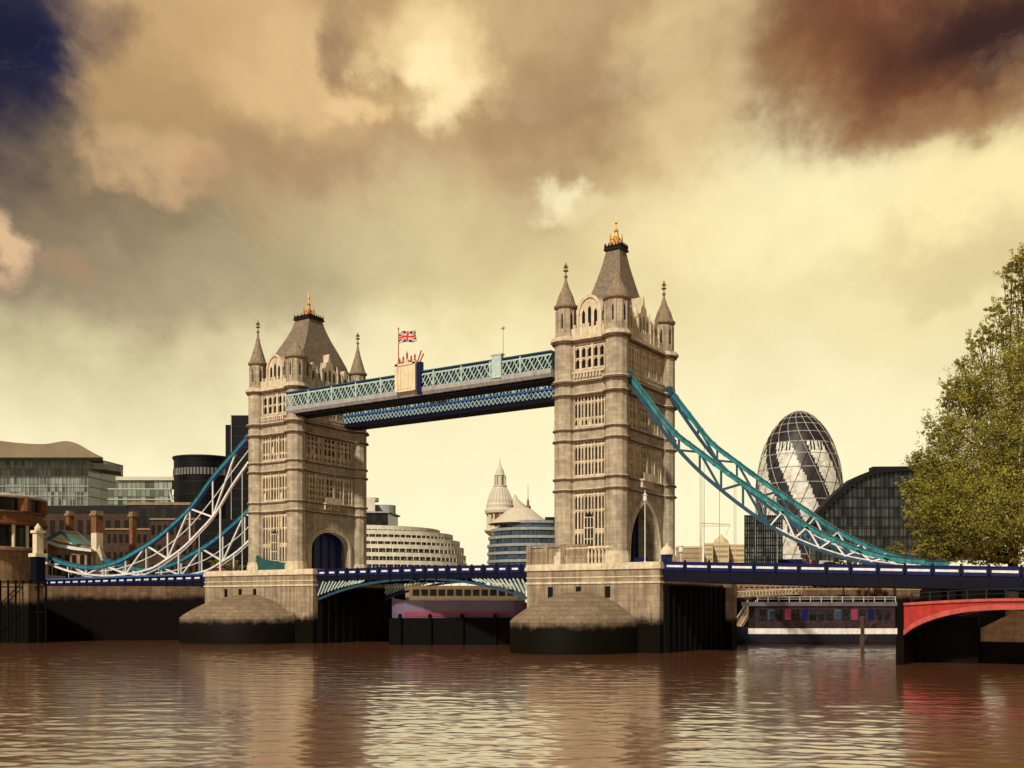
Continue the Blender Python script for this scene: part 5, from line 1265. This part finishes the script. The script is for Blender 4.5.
for i in range(11): x = xa + 1 + i * 2; b.beam((x, y0_ - .1, top(x) + 1.35), (x + 2, y0_ - .1, top(x + 2) + 1.35), .1); b.beam((x, y0_ - .1, top(x) + .85), (x + 2, y0_ - .1, top(x + 2) + .85), .07)
b.build('handrail', M['darkmetal'], t)
# piers of the right approach deck, behind the red arch
for i, X in ((1, 45.5), (2, 60)):
    t = thing('deck_trestle', ['slender dark iron trestle under the right deck, nearest the big pier', 'dark iron trestle under the right deck above the red arch', 'dark iron trestle under the deck at the right edge'][i], 'trestle', (X, 8, 0), 'iron trestles under the right approach deck')
    zt = dz(X) - 2.8
    for yy in (4.0, 14.0): 
        b = MB(); b.lathe(X, yy, [(.7, -3), (.7, 2.2), (.42, 2.4), (.38, zt - .6), (.7, zt)], 10); b.build('column', M['navy2'], t)
    b = MB(); b.beam((X, 4, 3), (X, 14, zt - 1), .16); b.beam((X, 14, 3), (X, 4, zt - 1), .16); b.build('brace', M['navy2'], t)

# ------------------------------------------------------------------ masts at the nearer tower, kiosks, vehicles, people
def lampmast(X, Y, z0, z1, label):
    t = thing('lamp_post', label, 'lamp post', (X, Y, z0), 'white lamp posts on the bridge')
    b = MB(); b.lathe(X, Y, [(.22, z0), (.2, z0 + .9), (.09, z0 + 1.1), (.07, z1)], 8); b.build('post', M['white'], t)
    b = MB(); b.lathe(X, Y, [(.12, z1), (.32, z1 + .2), (.28, z1 + .9), (.42, z1 + 1.0), (.1, z1 + 1.3), (.03, z1 + 1.8)], 8); b.build('lantern', M['white'], t)
Xm = XZ(645, 560, 2.2)[0]; lampmast(Xm, 2.2, 12.6, XZ(645, 502, 2.2)[1], 'tall white lamp post in front of the pointed road arch')
Xm = XZ(681, 560, 1.5)[0]; lampmast(Xm, 1.5, 12.2, 14.6, 'short white post beside the domed kiosk')
# kiosk
X, Y = XZ(667, 556, .9)[0], .9
t = thing('domed_kiosk', 'small navy kiosk with cream domed top at the right foot of the nearer tower', 'kiosk', (X, Y, 12.2))
b = MB(); b.pz(octo(X, Y, .85), 12.0, 14.4); b.build('booth', M['navy'], t)
b = MB(); b.lathe(X, Y, [(1.05, 14.4), (1.05, 14.6), (.95, 15.0), (.6, 15.5), (.2, 15.8), (.05, 16.2)], 14); b.build('dome', M['cream'], t)
for i in range(4):
    a = math.pi / 8 + math.pi / 4 * (i * 2) + math.pi / 8; b = MB(); px_, py_ = X + math.cos(a) * .79, Y + math.sin(a) * .79
    tx, ty = -math.sin(a) * .2, math.cos(a) * .2; b.beam((px_ - tx, py_ - ty, 13.6), (px_ + tx, py_ + ty, 13.6), .06, .7); b.build('window', M['glasspale'], t)
t = thing('roadworks_barrier', 'low navy barrier panel at the foot of the pointed arch', 'barrier', (XZ(638, 558, 3)[0], 3, 12.3))
X = XZ(638, 558, 3)[0]; b = MB(); b.box(X - 1.7, X + 1.7, 2.9, 3.05, 12.7, 14.2); b.build('panel', M['navy'], t)
for s in (-1.4, 1.4): b = MB(); b.box(X + s - .05, X + s + .05, 2.5, 3.4, 12.3, 12.7); b.box(X + s - .05, X + s + .05, 2.82, 2.9, 12.7, 14.3); b.build('foot', M['darkmetal'], t)
# teal hoarding at the foot of the farther tower
t = thing('hoarding', 'slumping teal hoarding at the river foot of the farther tower', 'hoarding', (-75, -1.6, 13.6))
a0 = XZ(251, 560, -1.3); a1 = XZ(290, 560, -1.3)
b = MB(); b.py([(a0[0], 13.6), (a0[0], 16.6), (a0[0] + 2, 16.4), (a0[0] + 3.4, 15.7), ((a0[0] + a1[0]) / 2, 15.4), (a1[0] - 1, 14.8), (a1[0], 14.7), (a1[0], 13.6)], -1.4, -1.25); b.build('sheet', M['teal_sheet'], t)
for i in range(5): x = a0[0] + .2 + i * (a1[0] - a0[0] - .4) / 4; b = MB(); b.box(x - .06, x + .06, -1.24, -1.12, 13.6, 14.6); b.build('post', M['darkmetal'], t)

def car(label, body_m, loc, rot, van=False, group=None, name='parked_car', cat='car'):
    t = thing(name, label, cat, (0, 0, 0), group)
    L = 4.3; w = .85
    if van: side = [(-2.3, .35), (2.3, .35), (2.35, 1.0), (2.0, 1.15), (1.35, 2.05), (-2.2, 2.1), (-2.35, 1.8)]
    else: side = [(-2.15, .32), (2.15, .32), (2.2, .75), (2.0, .92), (1.1, 1.02), (.45, 1.45), (-.9, 1.48), (-1.6, 1.05), (-2.1, .98), (-2.2, .7)]
    b = MB(); b.py(side, -w, w); o = b.build('body', body_m, t); bv = o.modifiers.new('b', 'BEVEL'); bv.width = .06; bv.segments = 2
    g = [(.95, 1.04), (.42, 1.39), (-.85, 1.42), (-1.4, 1.06)] if not van else [(1.75, 1.25), (1.25, 1.9), (.4, 1.92), (.4, 1.25)]
    for s in (-1, 1):
        b = MB(); b.py(g, s * (w + .012), s * (w - .05)); b.build('side_window', M['dark'], t)
        for x in (-1.35, 1.35):
            b = MB(); b.prism([(x + .32 * math.cos(a * math.pi / 8), .33 + .32 * math.sin(a * math.pi / 8)) for a in range(16)], lambda p_, q_: (p_, s * (w + .03), q_), lambda p_, q_: (p_, s * (w - .2), q_)); wh = b.build('wheel', M['tyre'], t)
            b = MB(); b.prism([(x + .17 * math.cos(a * math.pi / 8), .33 + .17 * math.sin(a * math.pi / 8)) for a in range(16)], lambda p_, q_: (p_, s * (w + .045), q_), lambda p_, q_: (p_, s * (w + .0), q_)); b.build('rim', M['greysoffit'], wh)
        b = MB(); b.cbox((2.17, s * .6, .62), .08, .3, .16); b.build('headlight', M['white'], t)
    t.location = loc; t.rotation_euler = (0, 0, rot); return t
X = XZ(833, 560, 3.5)[0]; car('white car on the right approach deck, half hidden by the parapet', M['white'], (X, 3.5, dz(X) - .95), 0)
X = XZ(775, 560, 3.5)[0]; car('navy van on the right approach deck below the egg-shaped skyscraper', M['navy'], (X, 12, dz(X) - .95), 0, True, name='parked_van', cat='van')
X = XZ(218, 566, 3.5)[0]; car('dark red car on the left approach beside the farther tower', M['magenta'], (X, 3.5, dz(X) + .1), math.pi)

def person(label, loc, rot, coat, legs, h=1.72, lean=0.0, stride=.12, arm=.1):
    """one skinned figure from a joint skeleton"""
    V = [(0, 0, .95), (0, 0, 1.18), (0, lean * .5, 1.38), (0, lean * .7, 1.5), (0, lean, 1.60), (0, lean * 1.1, 1.70),
         (-.10, 0, .88), (-.10, stride, .50), (-.10, stride * .6, .08), (-.10, stride * .6 + .16, .03),
         (.10, 0, .88), (.10, -stride * .6, .50), (.10, -stride * 1.5, .10), (.10, -stride * 1.5 + .16, .03),
         (-.19, lean * .5, 1.42), (-.25, lean * .5 - arm * .4, 1.14), (-.24, lean * .5 + arm, .90), (-.24, lean * .5 + arm * 1.3, .80),
         (.19, lean * .5, 1.42), (.25, lean * .5 + arm * .4, 1.14), (.24, lean * .5 + arm * 1.8, .96), (.24, lean * .5 + arm * 2.3, .88)]
    E = [(0, 1), (1, 2), (2, 3), (3, 4), (4, 5), (0, 6), (6, 7), (7, 8), (8, 9), (0, 10), (10, 11), (11, 12), (12, 13), (2, 14), (14, 15), (15, 16), (16, 17), (2, 18), (18, 19), (19, 20), (20, 21)]
    Rr = [.16, .15, .17, .065, .10, .09, .10, .075, .05, .045, .10, .075, .05, .045, .075, .055, .042, .04, .075, .055, .042, .04]
    k = h / 1.78
    me = bpy.data.meshes.new('person'); me.from_pydata([tuple(c * k for c in v_) for v_ in V], E, []); me.update()
    o = bpy.data.objects.new('person', me); COL.objects.link(o)
    sk = o.modifiers.new('skin', 'SKIN'); sv = me.skin_vertices[0] if me.skin_vertices else None
    if not me.skin_vertices:
        bm_ = bmesh.new(); bm_.from_mesh(me); bm_.verts.layers.skin.verify(); bm_.to_mesh(me); bm_.free()
    for i, r in enumerate(Rr): me.skin_vertices[0].data[i].radius = (r * k, r * k * (.72 if i < 3 else 1)); me.skin_vertices[0].data[i].use_root = (i == 0)
    ss = o.modifiers.new('sub', 'SUBSURF'); ss.levels = 1; ss.render_levels = 1
    def ex(m, tt, p, N, I, pos, c):
        tcn = N('ShaderNodeTexCoord'); s = N('ShaderNodeSeparateXYZ'); I(s, 0, tcn.outputs['Object'])
        cr = N('ShaderNodeValToRGB'); cr.color_ramp.interpolation = 'CONSTANT'; e = cr.color_ramp.elements
        I(cr, 0, s.outputs[2]); e[0].position = 0; e[0].color = (.015, .012, .01, 1); e[1].position = .1 * k / 2; e[1].color = (*legs, 1)
        for pz_, cc in ((.86, (*coat, 1)), (1.52, (.42, .24, .16, 1)), (1.70, (.03, .018, .01, 1))):
            q = e.new(pz_ * k / 2); q.color = cc
        dv = N('ShaderNodeMath', operation='DIVIDE'); I(dv, 0, s.outputs[2]); I(dv, 1, 2.0); I(cr, 0, dv.outputs[0]); I(p, 'Base Color', cr.outputs[0])
    me.materials.append(mat('clothing', coat, .85, extra=ex))
    o.location = loc; o.rotation_euler = (0, 0, rot); tag(o, label, 'person'); o['_org'] = (0, 0, 0); return o
def deck_person(px, Y, label, coat, legs=(.01, .012, .03), rot=0, **k_):
    X = XZ(px, 560, Y)[0]; person(label, (X, Y, dz(X) - .93), rot, coat, legs, **k_)
deck_person(811, .2, 'person in a bright red jacket walking on the right approach deck', (.55, .02, .015), rot=R(-60))
deck_person(805, .5, 'person in a black coat just left of the one in the red jacket', (.012, .012, .014), rot=R(-80), h=1.8)
deck_person(673, -.2, 'person in a pale blue jacket standing just right of the domed kiosk', (.18, .24, .30), rot=R(90))
deck_person(860, .3, 'person in navy walking on the right approach deck beside the white car', (.01, .015, .06), rot=R(-90))

# ------------------------------------------------------------------ trees
def leafmat(name, base, var):
    def ex(m, t, p, N, I, pos, c):
        n = N('ShaderNodeTexNoise'); I(n, 'Vector', pos); I(n, 'Scale', .45); I(n, 'Detail', 5)
        w = N('ShaderNodeObjectInfo')
        r = N('ShaderNodeValToRGB'); I(r, 0, n.outputs['Fac']); r.color_ramp.elements[0].position = .35; r.color_ramp.elements[1].position = .68
        r.color_ramp.elements[0].color = (base[0] * (1 - var), base[1] * (1 - var), base[2] * (1 - var), 1); r.color_ramp.elements[1].color = (base[0] * (1 + var), base[1] * (1 + var), base[2], 1)
        I(p, 'Base Color', r.outputs[0]); p.inputs['Transmission Weight'].default_value = 0
        tr = N('ShaderNodeBsdfTranslucent'); I(tr, 0, r.outputs[0]); ms = N('ShaderNodeMixShader'); I(ms, 0, .35); t.links.new(p.outputs[0], ms.inputs[1]); t.links.new(tr.outputs[0], ms.inputs[2])
        t.links.new(ms.outputs[0], [q for q in t.nodes if q.type == 'OUTPUT_MATERIAL'][0].inputs[0])
    return mat(name, base, .6, spec=.25, extra=ex)
M['leaf'] = leafmat('olive_leaves', (.31, .285, .07), .5)
M['leafdark'] = leafmat('dark_green_leaves', (.05, .055, .018), .5)
def tree(loc, H, lobes, label, leafm, nleaf, lsize, trunk_r, name='broadleaf_tree', sprigs=0, cat='tree', seed=1, zmin=None):
    rnd = random.Random(seed); loc = Vector(loc); t = thing(name, label, cat, tuple(loc))
    b = MB(); mid = loc + Vector((.3, .1, H * .38))
    b.tube([loc + Vector((0, 0, -.5)), loc + Vector((.1, 0, H * .12)), loc + Vector((.2, .1, H * .25)), mid, loc + Vector((0, 0, H * .7))], [trunk_r * 1.25, trunk_r, trunk_r * .85, trunk_r * .65, trunk_r * .2], 10)
    tips = []
    for c, r, w in lobes:
        c = loc + Vector(c); s = loc + Vector((.2, .1, H * rnd.uniform(.16, .45))); s.z = min(s.z, c.z - .5) if c.z > loc.z + 2 else s.z
        m_ = s.lerp(c, .5) + Vector((rnd.uniform(-1, 1), rnd.uniform(-1, 1), rnd.uniform(0, 1))) * .04 * H
        b.tube([s, m_, c], [trunk_r * .45, trunk_r * .25, trunk_r * .06], 6)
        for k in range(3):
            e = c + Vector((rnd.gauss(0, 1), rnd.gauss(0, 1), rnd.gauss(0, .8))).normalized() * r * .75; b.tube([m_.lerp(c, .5), e], [trunk_r * .12, trunk_r * .03], 4)
    b.build('trunk', M['bark'], t)
    tot = sum(w for _, _, w in lobes); vs = []; fs = []; mi = []
    def leaf(p, s):
        n = Vector((rnd.gauss(0, 1), rnd.gauss(0, 1), rnd.gauss(.4, 1))).normalized(); a = n.orthogonal().normalized(); a = Matrix.Rotation(rnd.uniform(0, 6.28), 3, n) @ a; c_ = n.cross(a)
        k = len(vs); s2 = s * rnd.uniform(.35, .55)
        vs.extend([p - a * s * .5, p + c_ * s2 * .5 + a * s * .05, p + a * s * .55, p - c_ * s2 * .5 + a * s * .05]); fs.append((k, k + 1, k + 2, k + 3))
    for c, r, w in lobes:
        c = loc + Vector(c); N_ = int(nleaf * w / tot); ncl = max(10, int(N_ / 26))
        for q in range(ncl):
            d = Vector((rnd.gauss(0, 1), rnd.gauss(0, 1), rnd.gauss(0, 1))).normalized()
            rad = r * (.30 + .72 * rnd.random() ** .55) * (1 + .25 * noise.noise(d * 2 + c * .1)); cc = c + Vector((d.x, d.y, d.z * .85)) * rad
            if zmin and cc.z < zmin: continue
            cr = r * rnd.uniform(.06, .15)
            for k in range(26):
                o = Vector((rnd.gauss(0, 1), rnd.gauss(0, 1), rnd.gauss(0, .7))) * cr * .75; leaf(cc + o, lsize * rnd.uniform(.6, 1.3))
        for q in range(int(sprigs * w / tot)):     # twigs that stick out of the outline
            d = Vector((rnd.gauss(0, 1), rnd.gauss(0, 1), abs(rnd.gauss(0, 1)) * .8)).normalized(); s = c + d * r * .9; L = r * rnd.uniform(.15, .5) + .5; dr = (d + Vector((rnd.gauss(0, .3), rnd.gauss(0, .3), .5 + rnd.random() * .4))).normalized()
            if zmin and s.z < zmin: continue
            for k in range(26): leaf(s + dr * L * rnd.random() + Vector((rnd.gauss(0, 1), rnd.gauss(0, 1), rnd.gauss(0, 1))) * (.02 * r + .1), lsize * rnd.uniform(.6, 1.1))
    me = bpy.data.meshes.new('crown'); o = Vector(t['_org']); me.from_pydata([tuple(v_ - o) for v_ in vs], [], fs); me.materials.append(leafm)
    ob = bpy.data.objects.new('crown', me); COL.objects.link(ob); ob.parent = t; ob['_org'] = t['_org']
    return t
# big tree at the right edge, rooted on the far side of the right approach
dT = 152; base = at(1012, HOR, dT); zb = 6.0
def lob(px, py, dd, r, w=None):
    p = at(px, py, dT + dd); return (tuple(p - Vector((base.x, base.y, zb))), r, w or r * r)
LB = [lob(1070, 320, 4, 8.0, 34), lob(1026, 340, 0, 4.8, 12), lob(1018, 292, 2, 2.4, 4), lob(1075, 370, 0, 9), lob(1000, 385, -1, 6), lob(968, 405, 1, 3.6), lob(1040, 430, -3, 8), lob(975, 455, 0, 6.2), lob(940, 470, 1, 4.0), lob(950, 505, -1, 5.6), lob(925, 520, 1, 3.2), lob(990, 510, -3, 7), lob(1050, 500, 0, 9), lob(960, 540, 0, 4.0), lob(1010, 545, 0, 4.4), lob(928, 548, 1, 2.2), lob(962, 365, 2, 1.3), lob(990, 335, 2, 1.8), lob(1012, 272, 2, 1.8), lob(998, 310, 2, 1.7), lob(978, 345, 1, 1.9), lob(958, 390, 1, 2.2), lob(945, 430, 1, 3.0), lob(922, 462, 1, 2.0), lob(912, 490, 1, 1.8), lob(1022, 262, 3, 2.0), lob(940, 555, 2, 3.0, 9), lob(985, 560, 2, 3.0, 9)]
tree((base.x, base.y, zb), 42, LB, 'huge olive-green leafy tree filling the right edge behind the deck', M['leaf'], 155000, .40, .75, sprigs=1100, seed=4, zmin=zpx(563, 150))
def small_tree(px, d, ytop, rpx, label, seed, leafm=None, name='broadleaf_tree', n=2200):
    p = at(px, HOR, d); H = zpx(ytop, d) - 7.6; r = rpx / FPX * d
    lo = [((0, 0, H - r * .8), r * .8, 1), ((-r * .5 * RT.x, -r * .5 * RT.y, H - r * 1.2), r * .65, .8), ((r * .6 * RT.x, r * .6 * RT.y, H - r * 1.3), r * .6, .8), ((0, 0, H - r * 1.7), r * .7, .8)]
    tree((p.x, p.y, 7.6), H, lo, label, leafm or M['leafdark'], n, .55, .2, name=name, seed=seed, sprigs=6)
small_tree(868, 200, 546, 14, 'low bushy tree under the low end of the right chains, left of the others', 11, M['leaf'])
small_tree(893, 205, 541, 14, 'low bushy tree between the arched hall and the huge tree', 12, M['leaf'])
small_tree(846, 215, 552, 12, 'low dark bush right of the white car', 13)
small_tree(217, 250, 553, 8, 'small yellow-green tree behind the left approach, left of the far tower', 14, M['leaf'], n=900)
small_tree(234, 240, 557, 8, 'small yellow-green shrub at the left foot of the farther tower', 15, M['leaf'], n=900)
small_tree(78, 262, 553, 7, 'small olive tree beside the gabled pavilion', 16, M['leaf'], n=900)
small_tree(112, 262, 556, 9, 'small dark tree right of the stout orange pillar', 17, n=900)
# ids are finished: drop the helper property
for o in bpy.data.objects:
    if '_org' in o: del o['_org']
